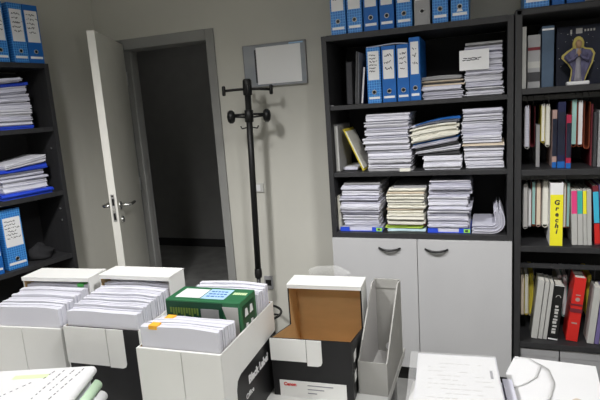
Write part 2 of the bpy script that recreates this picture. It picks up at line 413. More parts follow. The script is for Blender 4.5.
for i, (a, b, top, m, lb) in enumerate([(367, 381, 0, None, 'first blue binder on the upper open shelf, most writing on label'), (382, 396, 0, BLUED, 'second blue binder on the upper open shelf, sparse faint label'),
                                        (397, 409.5, 0, BLUED, 'third blue binder on the upper open shelf, bold black label writing'), (410, 421, 1, BLUED, 'narrowest and tallest blue binder on the upper open shelf')]):
    A = atY(a, 80, .03); Bp = atY(b, 80, .03)
    binder(lb, (A.x + Bp.x) / 2, .03 - .012 * top, z1 + .0005, Bp.x - A.x - .0015, 60 + i, h=.272 + .026 * top, m=m, lab=(.42, .93), group='blue binders on the upper open shelf', lines=(6, 3, 4, 3)[i], strip=True, d=.26)
A = atY(366, 45, .06); Bp = atY(408, 45, .06)
o = thing('plastic_sleeve', 'clear and blue document sleeve lying across the shelved binders', 'plastic sleeve', (A.x, .06, z1 + .2735))
bm = B(); N = 10; L = Bp.x - A.x - .002
for (yo, th, mi) in ((0, .004, 0), (.01, .002, 1)):
    prev = None
    for k in range(N + 1):
        zz = .001 + (.004 if mi else 0) + .022 * (k / N) ** 2.2 * 0 + .012 * math.sin(PI * k / N) * (k / N)
        ring = [bm.verts.new((L * k / N, y, zz + dz)) for y in (yo, yo + .2) for dz in (0, th)]
        if prev:
            for (p, q) in ((0, 1), (1, 3), (3, 2), (2, 0)):
                f = bm.faces.new((prev[p], prev[q], ring[q], ring[p])); f.material_index = mi
        prev = ring
obj('sleeve', bm, [PAPER, BLUED], o)
xa, xb = atY(422, 100, .05).x, atY(463, 100, .05).x
stack('in the low grey and tan pile beside the shelved binders', xa, xb - .002, atY(440, 76, .05).z, z1, [
    (5, 0, 0, PAPER2), (4, .002, -.004, PAPER2), (1.2, -.002, .004, BEIGE), (1.2, 0, 0, DARKP), (1.3, .0, .006, BEIGE), (3, .004, 0, GREYP, dict(bow=.004))], y0=.05, seed=3, group='papers piled beside the shelved binders')
xa, xb = atY(465, 95, .05).x, .862
stack('in the tall stack behind the white card on the upper shelf', xa, xb - .006, atY(480, 42, .05).z, z1, [
    (3, 0, 0, PAPER), (2, .004, 0, PAPER), (3, -.002, -.004, PAPER2), (4, .002, 0, PAPER), (5, 0, -.002, PAPER2), (3, .004, .0, PAPER), (4, -.003, -.003, PAPER2), (4, .002, 0, PAPER2), (2, .006, .0, GREYP, dict(word='grey folder on top'))], y0=.05, seed=4, group='papers in the stack behind the white card')
A = atY(459.5, 71, .028); Bp = atY(489, 49, .028)
bm = B(); box(bm, A.x, .028, A.z, Bp.x, .031, Bp.z + .004)
scribble(bm, A.x + .012, Bp.x - .02, Bp.z - .03, A.z + .042, .0279, 2, 9, th=.004)
tag(obj('note_card', bm, [SHEET, INK], None), 'white card with black writing propped against the upper shelf stack', 'card')

# middle shelf
z2 = ZL['s2']
A = atY(332, 170, .06); upright('document_folder', 'clouded grey sleeve standing against the left side of middle shelf', 'folder', .031, .029, .045, z2 + .001, .25, .26, .020, GREYP, BOOKG)
A = atY(366, 171, .06); Bp = atY(341, 126, .06)
yf_ = upright('yellow_folder', 'yellow folder leaning steeply left on the middle shelf', 'folder', A.x - .016, Bp.x - .002, .06, z2 + .001, math.hypot(A.x - Bp.x - .02, .222), .20, .007, YELF, YELF)
obj('loose_cream_sheets', bx(.0072, -.002, .012, .0135, .19, .225), CREAM, yf_)
xa, xb = atY(342, 171, .05).x, atY(362, 171, .05).x
sheaf('paper_bundle', 'loose white papers lying beneath the leaning yellow folder', 'paper bundle', xa, xb - .03, .09, .2, z2 + .0005, .02, PAPER2, 91)
xa, xb = atY(367, 150, .04).x, atY(410, 150, .04).x
stack('in the tall white stack beside the yellow folder', xa, xb, atY(388, 113.5, .04).z, z2, [
    (1.2, .0, .006, GREYP, dict(word='thin grey folder at the bottom', name='document_folder', cat='folder')), (3.5, .0, 0, PAPER), (3.2, .002, .003, PAPER), (4, -.002, .004, PAPER), (3.5, -.010, -.002, PAPER), (3.6, -.014, .0, PAPER), (1.0, -.004, .008, PAPER2),
    (3.6, -.004, -.004, PAPER), (1.4, .0, .0, PAPER2), (3.2, -.004, -.002, PAPER), (4.4, .002, .004, PAPER)], y0=.04, seed=5, group='papers in the tall stack beside the yellow folder')
A = atY(400, 171, .02); Bp = atY(410.5, 167.5, .02)
tag(obj('index_tag', bx(A.x, .012, z2 + .0005, Bp.x, .016, z2 + .016), CREAM), 'pale tag at the foot of the tall middle stack', 'tag')
xa, xb = atY(423, 165, .05).x, atY(462, 165, .05).x
za, zt = z2, atY(440, 120, .05).z
stack('in the untidy middle shelf pile with blue folders', xa, xb - .003, zt, z2, [
    (8, 0, 0, PAPER, dict()), (1.6, -.02, -.002, DARKP, dict(skew=.008)), (2.8, -.038, -.006, PAPER, dict(skew=.016)), (1.2, -.03, -.01, DARKP, dict(skew=.018)), (2.4, -.046, -.01, PAPER2, dict(skew=.018)), (1.0, -.05, -.01, BLUED, dict(skew=.018, word='blue folder under the fat papers')),
    (8, -.055, -.012, CREAM, dict(jit=.008, bow=.008, skew=.014)), (1.5, -.06, -.006, PAPER2, dict(skew=.014, bow=.010)), (1.2, -.035, -.004, BLUED, dict(skew=.018, bow=.008, word='dark blue folder on top'))], y0=.05, seed=6, group='papers in the untidy pile with blue folders')
xa, xb = atY(463, 150, .05).x, .858
stack('in the middle shelf stack at the far right', xa, xb, atY(484, 108, .05).z, z2, [
    (4.5, .008, 0, PAPER), (5.5, .008, .002, PAPER), (3.4, .004, .004, PAPER), (1.4, 0, .006, BEIGE, dict(word='tan folder')), (4.6, -.004, -.012, PAPER), (1.6, -.006, -.004, PAPER2), (3.4, -.008, -.008, PAPER2), (3.0, -.002, 0, PAPER), (4.0, .002, -.004, PAPER), (3.2, .006, .002, PAPER2)], y0=.05, seed=8, group='papers in the far right middle shelf stack')

# lowest open shelf
z3 = ZL['low']
A = atY(338, 228, .06); upright('document_folder', 'slim cream sleeve standing upright at the left of lowest shelf', 'folder', .0285, .0285, .04, z3 + .001, .19, .25, .012, CREAM, CREAM)
def clipfile(desc, xa, xb, h=.02, y0=.03):
    o = thing('clip_folder', 'blue clip folder with lime green tag under the %s' % desc, 'folder', ((xa + xb) / 2, y0, z3 + .0005))
    w = xb - xa
    bm = B(); box(bm, -w / 2, 0, 0, w / 2, .30, .003); box(bm, -w / 2, -.002, .0, -w / 2 + .05, .004, h); box(bm, w / 2 - .055, -.002, 0, w / 2, .004, h)
    obj('cover', bm, BLUEF, o)
    obj('lime_label', bx(w / 2 - .032, -.0035, .003, w / 2 - .002, -.002, h - .002), TAGG, o)
    obj('label_slot', bx(w / 2 - .025, -.0042, .007, w / 2 - .012, -.0035, h - .006), INK, o)
    obj('pages', bx(-w / 2 + .004, .006, .003, w / 2 - .004, .29, h - .003), PAPER2, o)
    return h
xa, xb = atY(342.5, 215, .04).x, atY(380, 215, .04).x
h = clipfile('violet white stack at left', xa - .012, xb + .012, .023)
stack('in the lowest shelf stack at left above the blue clip folder', xa, xb, atY(362, 183, .04).z, z3 + h, [
    (4, .006, -.008, PAPER2), (3.6, .002, -.006, PAPER), (3, .0, -.002, PAPER2), (1.2, -.004, .002, PAPER2), (4, -.004, .002, PAPER), (1.2, -.004, .006, PAPER2), (3.8, -.006, .0, PAPER2, dict(jit=.008)), (3.6, .0, -.002, PAPER), (3.6, .004, .003, PAPER2), (1.6, .01, .004, GREYP)], y0=.04, seed=11, group='papers in the left stack on the lowest shelf')
xa, xb = atY(387.5, 215, .04).x, atY(424, 215, .04).x
stack('in the cream stack second from left on lowest shelf', xa, xb, atY(405, 186.5, .04).z, z3, [
    (1.6, -.004, .004, LBLUEP, dict(word='pale blue folder', name='document_folder', cat='folder')), (2.4, -.008, .0, LGREEN, dict(word='lime green folder', name='document_folder', cat='folder')), (1, -.004, .006, MAROON, dict(word='dark folder above the lime one', name='document_folder', cat='folder')), (2.6, -.002, .004, CREAM), (.5, .0, .0, DARKP, dict(word='thin dark folder')), (3.6, .0, .004, CREAM), (2.6, .004, 0, CREAM), (1.0, .0, .004, BEIGE), (4, .002, .006, CREAM),
    (.6, .002, .006, GREYP), (5.4, .004, .008, CREAM), (1.2, .004, .006, BEIGE), (2.4, .006, .008, CREAM), (1.2, .03, .012, GREYP, dict(word='dark folder on top', name='document_folder', cat='folder'))], y0=.04, seed=12, group='papers in the cream stack on the lowest shelf')
xa, xb = atY(428, 215, .04).x, atY(470, 215, .04).x
h = clipfile('violet white stack by the curled papers', xa - .002, xb + .002, .023)
stack('in the lowest shelf stack beside the curled papers', xa, xb, atY(452, 180.5, .04).z, z3 + h, [
    (6, .004, -.004, PAPER2), (1.2, .0, -.004, PAPER), (2.4, -.004, -.008, PAPER2), (1.4, .0, -.002, PAPER), (2.4, .002, .006, PAPER2), (6.5, .002, -.01, PAPER), (1.2, .002, -.004, PAPER2), (3.2, .006, .010, PAPER2), (3.2, .012, .010, PAPER2), (2.6, .014, .006, PAPER2)], y0=.04, seed=13, group='papers in the stack beside the curled papers')
# curled sheaf at the right end
o = thing('curled_papers', 'sheaf of white papers curled up against the right side of lowest shelf', 'paper bundle', (0, 0, z3))
xl = atY(472, 232, .04).x; R0 = .058; xc = .866 - R0; zc0 = R0 + .001
for k in range(8):
    r_k = R0 - .0055 * k
    path = [(xl + .004 * (k % 3), .001 + .0055 * k), ((xl + xc) / 2, .001 + .0055 * k)]
    path += [(xc + r_k * math.sin(t), zc0 - r_k * math.cos(t)) for t in [PI * .5 * j / 8 for j in range(9)]]
    top = .135 - .009 * ((k * 5) % 4)
    xa = path[-1][0]
    path += [(xa - .002, zc0 + .025), (xa - .010, zc0 + .05), (xa - .020 + .002 * k, top)]
    bm = B(); prev = None; th = .0036; yj = .03 + .006 * math.sin(k * 2.3)
    for i, (x, z) in enumerate(path):
        p, q = path[max(0, i - 1)], path[min(len(path) - 1, i + 1)]; Ln = math.hypot(q[0] - p[0], q[1] - p[1]); nx_, nz_ = -(q[1] - p[1]) / Ln, (q[0] - p[0]) / Ln
        ring = [bm.verts.new(v) for v in ((x, yj, z), (x, yj + .26, z), (x + nx_ * th, yj + .26, z + nz_ * th), (x + nx_ * th, yj, z + nz_ * th))]
        if prev:
            for s_ in range(4): bm.faces.new((prev[s_], prev[(s_ + 1) % 4], ring[(s_ + 1) % 4], ring[s_]))
        else: bm.faces.new(ring)
        prev = ring
    bm.faces.new(prev)
    obj('curled_sheet', bm, SHEETL if k % 2 == 0 else PAPER2, o)

# ------------------------------------------------------------------ right-hand bookcase
RZ = dict(top=1.8584, a=1.512, b=1.1402, c=.7745, d=.285)
X0, X1 = .905, 1.805; Tq = .03
rb = thing('open_bookcase', 'dark grey open bookcase of binders and hanging folders at right edge', 'bookcase', (X0, 0, 0))
def rx(x0, y0, zz0, x1, y1, zz1): return bx(x0 - X0, y0, zz0, x1 - X0, y1, zz1)
obj('side_panel', rx(X0, -.004, 0, X0 + Tq, .40, RZ['top'] - .004), ANTH, rb, bevel=.003)
obj('side_panel', rx(X1 - Tq, -.004, 0, X1, .40, RZ['top'] - .004), ANTH, rb, bevel=.003)
obj('top_panel', rx(X0 + .002, -.004, RZ['top'] - .03, X1 - .002, .40, RZ['top']), ANTH, rb, bevel=.006)
obj('back_panel', rx(X0 + Tq, .392, .02, X1 - Tq, .40, RZ['top'] - .03), ANTHB, rb)
for k in 'abcd': obj('shelf', rx(X0 + Tq, 0, RZ[k] - .027, X1 - Tq, .392, RZ[k]), ANTH, rb, bevel=.001)
obj('base_panel', rx(X0 + Tq, .01, .05, X1 - Tq, .392, .072), ANTH, rb)
RAILS = {'a': 1.466, 'b': 1.097, 'c': .662}
for k, z in RAILS.items(): obj('hanging_rail', rx(X0 + Tq, .055, z - .011, X1 - Tq, .067, z + .011), ANTH if k == 'c' else BLACKM, rb)
xr = lambda px, py, Y=.05: atY(px, py, Y).x

# binders on top of it
for i, (a, b, m, lg, lb) in enumerate([(524, 549.5, None, 0, 'blue binder on the right bookcase, nearest the doored one'), (552, 565, BLUED, 0, 'plain blue binder in the middle of the right bookcase top'), (567, 586, BLUED, 0, 'blue binder furthest right on top of right bookcase')]):
    xa, xb = xr(a, 5, .012), xr(b, 5, .012)
    binder(lb, (xa + xb) / 2, .012 + .01 * i, RZ['top'] + .0005, xb - xa - .002, 80 + i, m=m, strip=i == 0, group='binders on top of the right bookcase')
# top bay: books, figurine
za = RZ['a']
zz = lambda px, py, Y: atY(px, py, Y).z
for (a, b, ty, m, nm, lb, bands) in [
    (521, 526.5, 27, BOOKG, 'book', 'thin pale grey book at the left end of top bay', None),
    (527.5, 540.5, 35, GREYP, 'book', 'grey book with a small red mark on its spine', [(.71, .77, MAROON, 'red_mark'), (.12, .30, DARKP, 'dark_band'), (.38, .5, BOOKG, 'pale_band')]),
    (541.5, 554, 26, BOOKB, 'book', 'slate blue cloth book left of the figurine', [(.93, .96, SHEET, 'white_mark')])]:
    xa, xb = xr(a, 60), xr(b, 60)
    book(nm, lb, 'book', max(.938, xa + .001), xb - .001, .05, za + .0005, zz((a + b) / 2, ty, .05) - za, .2, m, bands=bands)
xa, xb = xr(556, 60, .16), xr(606, 60, .16)
h = zz(575, 26, .16) - za
o = thing('picture_board', 'dark night blue board with pale specks standing behind the figurine', 'board', ((xa + xb) / 2, .16, za + .0005))
w = (xb - xa)
obj('board', bx(-w / 2, 0, 0, w / 2, .03, h), STAR, o, bevel=.002)
bm = B(); r_ = random.Random(5)
for k in range(22):
    x, z, s = r_.uniform(-.46, .46) * w, r_.uniform(.08, .92) * h, r_.uniform(.0008, .0018)
    box(bm, x - s, -.0005, z - s, x + s, 0, z + s)
obj('specks', bm, FILEI, o)
bm = B(); box(bm, -.022, -.0008, h - .035, .004, 0, h - .012); box(bm, -.045, -.0008, h - .036, -.038, 0, h - .016)
for k in range(4): box(bm, .012 + .012 * k, -.0008, h - .028, .019 + .012 * k, 0, h - .018)
obj('title_mark', bm, FILEI, o)
# the robed figurine (local: x right, z up)
fx = xr(578, 60, .07); fz = za + .0005; fh = zz(578, 36, .07) - za
o = thing('figurine', 'small robed praying figurine with golden outline on a white base', 'figurine', (fx, .07, fz))
obj('base', bx(-.045, -.022, 0, .045, .022, .016), SHEET, o, bevel=.004)
bm = B(); bmm = [(-.036, .017), (-.030, .06), (-.028, .09), (-.045, .12), (-.072, .15), (-.070, .165), (-.048, .185), (-.032, .195), (-.020, .205), (.020, .205), (.035, .195), (.062, .19), (.075, .165), (.066, .12), (.05, .08), (.038, .045), (.034, .017)]
sc = fh / .27
def outl(d): 
    c = Vector((0, .12)); return [((p[0]) * sc * (1 + d), c.y * sc + (p[1] - c.y) * sc * (1 + d * .6)) for p in bmm]
prism(bm, [(x, max(z, .016)) for x, z in outl(.17)], 'y', .006, .012); obj('gold_outline', bm, GOLD, o, bevel=.002)
bm = B(); prism(bm, [(x, max(z, .016)) for x, z in outl(0)], 'y', -.006, .006); obj('cloak', bm, ROBE, o, bevel=.005)
bm = B(); lathe(bm, [(.022 * sc, .016), (.016 * sc, .06 * sc), (.012 * sc, .12 * sc), (.015 * sc, .17 * sc), (.014 * sc, .20 * sc), (.008 * sc, .208 * sc)], 16, c=(0, -.008, 0), sy=.55); obj('gown', bm, ROBEW, o)
for s in (-1, 1):
    bm = B(); tube(bm, [(s * .055 * sc, -.006, .165 * sc), (s * .045 * sc, -.016, .135 * sc), (s * .02 * sc, -.024, .15 * sc), (s * .004 * sc, -.026, .17 * sc)], [.013 * sc, .012 * sc, .009 * sc, .006 * sc], 10); obj('sleeve', bm, ROBE, o)
bm = B(); lathe(bm, [(.001, -.006), (.008, .0), (.009, .012), (.003, .026)], 10, c=(0, -.026, .165 * sc), sy=.7); obj('clasped_hands', bm, SKIN, o)
bm = B(); lathe(bm, [(.001, .200 * sc), (.012 * sc, .206 * sc), (.017 * sc, .222 * sc), (.016 * sc, .236 * sc), (.008 * sc, .246 * sc), (.001, .249 * sc)], 16, c=(0, -.012, 0)); obj('head', bm, SKIN, o)
bm = B(); lathe(bm, [(.020 * sc, .196 * sc), (.029 * sc, .21 * sc), (.030 * sc, .235 * sc), (.022 * sc, .256 * sc), (.010 * sc, .266 * sc), (.001, .268 * sc)], 18, c=(0, .002, 0), sy=.6); obj('veil', bm, GOLD, o)

def hanging(label, a, b, ytop, ybot, bay, m, pm=None, yf=.085, papers=True, pf=.65, cat='hanging folder', group=None, d=.24):
    """a suspension folder: card V with rounded foot, sheets inside, two hooks over the rail; origin under its hooks"""
    zr = RAILS[bay]
    xa, xb = xr(a, (ytop + ybot) / 2, yf), xr(b, (ytop + ybot) / 2, yf); w = xb - xa
    zt, zb = zz((a + b) / 2, ytop, yf), zz((a + b) / 2, ybot, yf)
    o = thing('hanging_folder', label, cat, ((xa + xb) / 2, yf, zr), 0, group)
    H = zt - zr; L = zb - zr
    bm = B(); r = w * .5
    pts = [(-w / 2, H), (-w / 2, L + r), (-w * .35, L + r * .3), (0, L), (w * .35, L + r * .3), (w / 2, L + r), (w / 2, H - .008)]
    inn = [(x * .8 if abs(x) > 1e-6 else 0, z + .0014) for x, z in pts[1:-1]]
    full = pts + [(w / 2 - .0012, H - .008)] + list(reversed(inn)) + [(-w / 2 + .0012, H)]
    prism(bm, full, 'y', 0, d); obj('card_sling', bm, m, o)
    if papers:
        ww = w * .72
        ph = L + (H - L) * (1 - pf)
        bm = B(); box(bm, -ww / 2, -.004, L + r + .001, ww / 2, d - .01, H + .006); obj('sheets', bm, pm or CREAM, o)
    c = .061 - yf; bm = B(); tube(bm, [(0, .01, H - .004), (0, c - .002, H + .006), (0, c - .0080, -.016), (0, c - .0080, .0118), (0, c, .0132), (0, c + .0080, .0118), (0, c + .0080, .004)], .0013, 6); obj('hook', bm, BLACKM, o)
    return o

# second bay
G2 = 'hanging folders in the second bay'
hanging('rust edged hanging folder with white sheets, leftmost in second bay', 524.5, 529.5, 107, 149, 'a', FILEI, PAPER2, group=G2)
hanging('dark maroon hanging folder beside the leftmost white sheets, second bay', 530, 535, 105, 147, 'a', MAROON, MAROON, group=G2, papers=False)
hanging('yellow edged cream hanging folder left of the navy binder', 541, 545, 105.5, 143, 'a', YELF, CREAM, group=G2)
hanging('cream hanging folder with rounded foot left of the pink beige one', 545.5, 550, 105.5, 147, 'a', CREAM, CREAM, group=G2)
hanging('rust hanging folder holding pale green sheets right of red binder', 571, 577, 101, 147, 'a', RUST, TEALP, group=G2)
hanging('rust hanging folder holding white sheets, middle of second bay', 577.5, 583, 102, 147, 'a', RUST, SHEET, group=G2)
hanging('brown hanging folder at the right of second bay', 584, 590, 100, 149, 'a', RUST, MAROON, group=G2, papers=False)
zb = RZ['b']
for (a, b, ty, y, m, lb, nm, ct) in [
    (535.8, 540, 125, .10, GREYP, 'dark grey upright file behind the leftmost hanging folders', 'document_file', 'file'),
    (552, 557, 110, .06, PINKB, 'slim pink beige file left of the navy binder', 'document_file', 'file'),
    (557.5, 565.5, 102, .045, NAVY, 'navy binder with blue foot in the second bay', 'narrow_binder', 'binder'),
    (566, 571.5, 115, .03, CRIM, 'crimson slim file beside the navy binder', 'document_file', 'file'),
    (590.2, 592.6, 104, .10, MAROON, 'brown slim file right of the hanging folders, second bay', 'document_file', 'file'),
    (593.5, 597, 112, .06, DARKP, 'dark grey file leaning at the right of second bay', 'document_file', 'file'),
    (598, 604, 110, .06, GREYP, 'grey file cut by the right picture edge, second bay', 'document_file', 'file')]:
    xa, xb = xr(a, 140, y), xr(b, 140, y); h = zz((a + b) / 2, ty, y) - zb
    bands = [(.0, .10, BLUED, 'blue_foot'), (.2, .85, STAR, 'dark_label')] if 'navy' in lb else ([(.0, .06, PINK, 'pink_foot')] if 'crimson' in lb else None)
    book(nm, lb, ct, xa + .0008, xb - .0008, y, zb + .0005, h, .24, m, bands=bands, pm=PAPER2 if m is GREYP else None)
# third bay
G3 = 'hanging folders in the third bay'
hanging('grey white hanging folder at the left end of third bay', 523, 528, 185, 229, 'b', BOOKG, FILEI, group=G3)
hanging('hanging folder of white sheets second from left, third bay', 528.3, 531.3, 190, 227, 'b', FILEI, SHEET, group=G3)
hanging('rust hanging folder with teal sheets in the third bay', 531.6, 535.6, 183, 226, 'b', RUST, TEALP, group=G3)
hanging('tan hanging folder fourth from left in the third bay', 536, 541, 184, 227, 'b', PINKB, BEIGE, group=G3)
hanging('thick cream hanging folder left of the yellow binder', 542, 548.7, 182, 227.5, 'b', CREAM, CREAM, group=G3)
hanging('hanging folder of cream sheets just right of the yellow binder', 563.3, 566, 184, 228, 'b', RUST, CREAM, group=G3)
hanging('hanging folder of green sheets left of the grey brochures', 566.3, 569.8, 184, 228, 'b', RUST, TEALP, group=G3)
zc = RZ['c']
xa, xb = xr(550, 215, .02), xr(563, 215, .02); h = zz(557, 183, .02) - zc; w = xb - xa
o = thing('yellow_binder', 'yellow binder lettered vertically in black, white top, in third bay', 'binder', ((xa + xb) / 2, .02, zc + .0005))
bm = B(); box(bm, -w / 2, 0, 0, w / 2, .003, h); box(bm, -w / 2, .003, 0, -w / 2 + .003, .27, h); box(bm, w / 2 - .003, .003, 0, w / 2, .27, h); obj('cover', bm, SHEET, o, bevel=.001)
obj('papers', bx(-w / 2 + .005, .02, .004, w / 2 - .006, .26, h - .012), XPAPER, o)
obj('yellow_spine_label', bx(-w / 2 + .0005, -.001, .001, w / 2 - .0005, 0, h * .815), YEL, o)
letters = 'Grechi'
for k, ch in enumerate(letters):
    bm = text_bm(ch, .031, bold=.0012)
    bmesh.ops.transform(bm, matrix=Matrix.Translation((.002, -.0013, h * .69 - k * h * .092)) @ Matrix.Rotation(math.radians(10), 4, 'Y'), verts=bm.verts[:])
    obj('letter', bm, INK, o)
XB = [(570.5, 576.3, PINK, 'grey brochure with pink top, first of the brochures'), (576.5, 581.8, TEAL, 'grey brochure with green top, second of the brochures'), (582, 585.8, YEL, 'thin grey brochure with yellow top in the third bay'), (586, 590.5, BOOKG, 'plain grey brochure leaning at the end of the brochures')]
for (a, b, bmn, lb) in XB:
    xa, xb = xr(a, 240, .04), xr(b, 240, .04); h = zz(a, 190, .04) - zc
    book('brochure', lb, 'brochure', xa + .0006 + .006, xb - .0006 + .006, .04, zc + .0008, h, .21, BOOKG, soft=True, lean=-.035, bands=[(.57, .98, bmn, 'coloured_top')] if bmn is not BOOKG else None, group='grey brochures in the third bay')
for (a, b, top, lb, mm, bands) in [(592, 597.5, 186, 'cyan and red brochure leaning right of the grey ones', MAROON, [(.38, .9, CYAN, 'cyan_top'), (.03, .36, RED, 'red_foot')]), (598.5, 604, 185, 'purple brochure cut by the right picture edge, third bay', PURP, None)]:
    xa, xb = xr(a, 240, .045), xr(b, 240, .045)
    book('brochure', lb, 'brochure', xa + .012, xb + .012, .045, zc + .001, zz(a, top, .045) - zc, .2, mm, soft=True, lean=-.06, bands=bands)
for i, (a, b) in enumerate([(574, 580), (581, 588)]):
    hanging(['maroon hanging folder above and behind the pink topped brochures', 'maroon hanging folder above and behind the yellow topped brochure'][i], a, b, 180, 214, 'b', MAROON, MAROON, yf=.13 * 0 + .085, group=G3, papers=False) if False else None
# fourth bay
G4 = 'hanging folders in the fourth bay'
for (a, b, t, bt, m, pm, lb) in [(521, 524, 276, 315, BEIGE, BEIGE, 'tan hanging folder at the left end of the fourth bay'), (524.4, 528.4, 275, 315, YELF, CREAM, 'yellow cream hanging folder second from left, fourth bay'), (528.5, 534, 274, 316, BEIGE, YELF, 'yellow edged hanging folder left of the grey white books'),
                             (556.5, 561.5, 276, 316, FILEI, SHEET, 'hanging folder of white sheets right of black book'), (562, 567, 276, 317, TEALP, SHEET, 'pale green hanging folder left of the red binder'),
                             (586.5, 591, 276, 318, YELF, YELF, 'yellow hanging folder right of the red binder')]:
    hanging(lb, a, b, t, bt, 'c', m, pm, yf=.10 if b < 529 else .185, group=G4, d=.2)
zd = RZ['d']
for i, (a, b, ty, lean) in enumerate([(531, 537.5, 283, .10), (538, 542.5, 280, .10), (543, 547, 281, .10)]):
    xa, xb = xr(a, 338, .05), xr(b, 338, .05)
    book('book', ['first grey white paperback leaning left of the black book', 'second grey white paperback leaning left of the black book', 'third grey white paperback, touching the black book'][i], 'book', xa, xb - .0015, .05, zd + .001, .305 - .006 * i, .125, BOOKG, lean=lean, soft=True, group='grey white paperbacks in the fourth bay')
xa, xb = xr(547.5, 338, .045), xr(557.5, 338, .045)
o = book('book', 'thick black book with white spine lettering in the fourth bay', 'book', xa + .001, xb - .001, .045, zd + .001, .285, .13, BLACK, lean=.10, bands=[(0.005, .03, SHEET, 'white_foot'), (.985, .999, SHEET, 'white_head')])
bm = B()
r_ = random.Random(3)
for k in range(9): 
    z = .035 + k * .017; box(bm, -.011 + r_.uniform(0, .004), -.0012, z, .010 - r_.uniform(0, .005), -.0004, z + .009 if k % 3 else z + .013)
for k in range(10):
    aa = PI * (k / 9 - .5); box(bm, .010 * math.sin(aa) - .0012, -.0012, .222 + .010 * math.cos(aa), .010 * math.sin(aa) + .0012, -.0004, .225 + .010 * math.cos(aa))
obj('spine_lettering', bm, FILEI, o)
xa, xb = xr(566, 334, .05), xr(577.5, 334, .05)
o = book('red_binder', 'bright red binder leaning right in the fourth bay', 'binder', xa, xb, .05, zd + .001, .325, .125, RED, lean=.10)
w = xb - xa
bm = B(); box(bm, -w / 2 - .0006, -.004, .185, w / 2 + .0006, .04, .192); box(bm, -w / 2 - .0006, -.0045, .150, w / 2 + .0006, .04, .168); obj('elastic_band', bm, MAROON, o)
bm = B(); tube(bm, [(0, -.0012, .215), (0, 0, .215)], .010, 14); box(bm, -.012, -.001, .09, .012, 0, .097); box(bm, -.010, -.001, .235, .010, 0, .24); obj('spine_print', bm, PINKB, o)
for (a, b, ty, m, lean, lb, nm, ct) in [(587, 594, 285, BOOKG, .09, 'grey white binder leaning right of the red binder', 'narrow_binder', 'binder'), (594.6, 599, 290, PURP, .09, 'violet edged brochure at the right picture edge, fourth bay', 'brochure', 'brochure'), (599.6, 606, 284, GREYP, .09, 'grey file cut by the right picture edge, fourth bay', 'document_file', 'file')]:
    xa, xb = xr(a, 338, .04), xr(b, 338, .04)
    book(nm, lb, ct, xa, xb - .001, .04, zd + .001, .285, .11, m, lean=lean)
# grey document boxes below
for i, (a, b) in enumerate([(X0 + Tq + .004, 1.111), (1.117, 1.45)]):
    o = thing('document_box', ['grey flat fronted document box under the bottom shelf, left of two', 'grey flat fronted document box under the bottom shelf, wider right one'][i], 'box', ((a + b) / 2, .012, .0725))
    w = b - a; obj('box_body', bx(-w / 2, 0, 0, w / 2, .3, .14), GREYP, o, bevel=.002); obj('box_lid', bx(-w / 2 - .001, -.002, .14, w / 2 + .001, .301, .176 + .003 * i), GREYP, o, bevel=.002)
# ------------------------------------------------------------------ left-hand bookcase along the left wall
LB = Vector((-1.5605, -.2099, 0)); LM = Matrix.Translation(LB) @ Matrix.Rotation(LA, 4, 'Z'); LI = LM.inverted()
def atL(x, y, c):
    """point of the plane c behind the left bookcase's front, in that bookcase's own axes"""
    o = LI @ CAM; d = LI.to_3x3() @ ray(x, y); return o + d * ((c - o.y) / d.y)
def onleft(before):
    for o in list(COL.objects):
        if o not in before and o.parent is None:
            o.location = LM @ o.location; o.rotation_euler.z += LA
LZ = [1.8385, 1.4834, 1.1095, .7254, .36]
DL = .283
lb = thing('left_bookcase', 'dark grey open bookcase against the left wall, blue binders on top', 'bookcase', LB, LA)
obj('side_panel', bx(-.026, 0, 0, 0, DL, LZ[0] - .001), ANTH, lb, bevel=.001); obj('side_panel', bx(-.9, 0, 0, -.874, DL, LZ[0] - .001), ANTH, lb, bevel=.001)
obj('top_panel', bx(-.874, -.001, LZ[0] - .027, -.026, DL, LZ[0]), ANTH, lb, bevel=.001)
obj('back_panel', bx(-.874, DL - .008, .02, -.026, DL, LZ[0] - .03), ANTHB, lb)
for z in LZ[1:]: obj('shelf', bx(-.874, .004, z - .026, -.026, DL - .008, z), ANTH, lb, bevel=.001)
obj('base_panel', bx(-.874, .02, .05, -.026, DL - .01, .075), ANTH, lb)
for z in (1.36, 1.00, .93): 
    bm = B(); tube(bm, [(-.026, .05, z), (-.032, .05, z)], .006, 8); obj('shelf_pin', bm, STEEL, lb)

before = set(COL.objects)
for i, (a, b, m, lbl) in enumerate([(-9, 7, None, 'blue binder cut by the left picture edge, atop the left bookcase'), (12, 26.3, None, 'labelled blue binder second from right atop the left bookcase'), (26.9, 41.5, BLUED, 'rightmost blue binder atop the left bookcase')]):
    A = atL(a, 40, .012); C_ = atL(b, 40, .012)
    binder(lbl, (A.x + C_.x) / 2, .012, LZ[0] + .0005, C_.x - A.x - .001, 90 + i, m=m, lab=(.36, .90), strip=True, group='blue binders atop the left bookcase', lines=5)
a0 = atL(30, 110, .03).x; l0 = atL(-22, 110, .03).x
def lstack(desc, ytop, zb, xr_, layers, seed, group):
    stack(desc, xr_ - .30, xr_, ytop, zb, layers, y0=.02, d=.21, seed=seed, group=group)
lstack('in the left bookcase pile below the blue binders', atL(15, 79, .03).z, LZ[1], atL(30, 110, .03).x, [
    (1.2, 0, .012, BLUEF, dict(word='lower blue folder')), (3.2, 0, .004, PAPER2), (2.4, 0, 0, PAPER), (2.2, 0, .002, PAPER2, dict(skew=.005)), (2.6, 0, -.006, PAPER2, dict(skew=.010)), (2.6, 0, -.004, PAPER2, dict(skew=.012)), (1.2, .0, .01, BLUEF, dict(skew=.014, word='navy folder')), (1.8, 0, -.03, PAPER2, dict(skew=.010, jit=.008))], 21, 'papers in the left bookcase pile below the binders')
x2 = atL(50, 185, .03).x
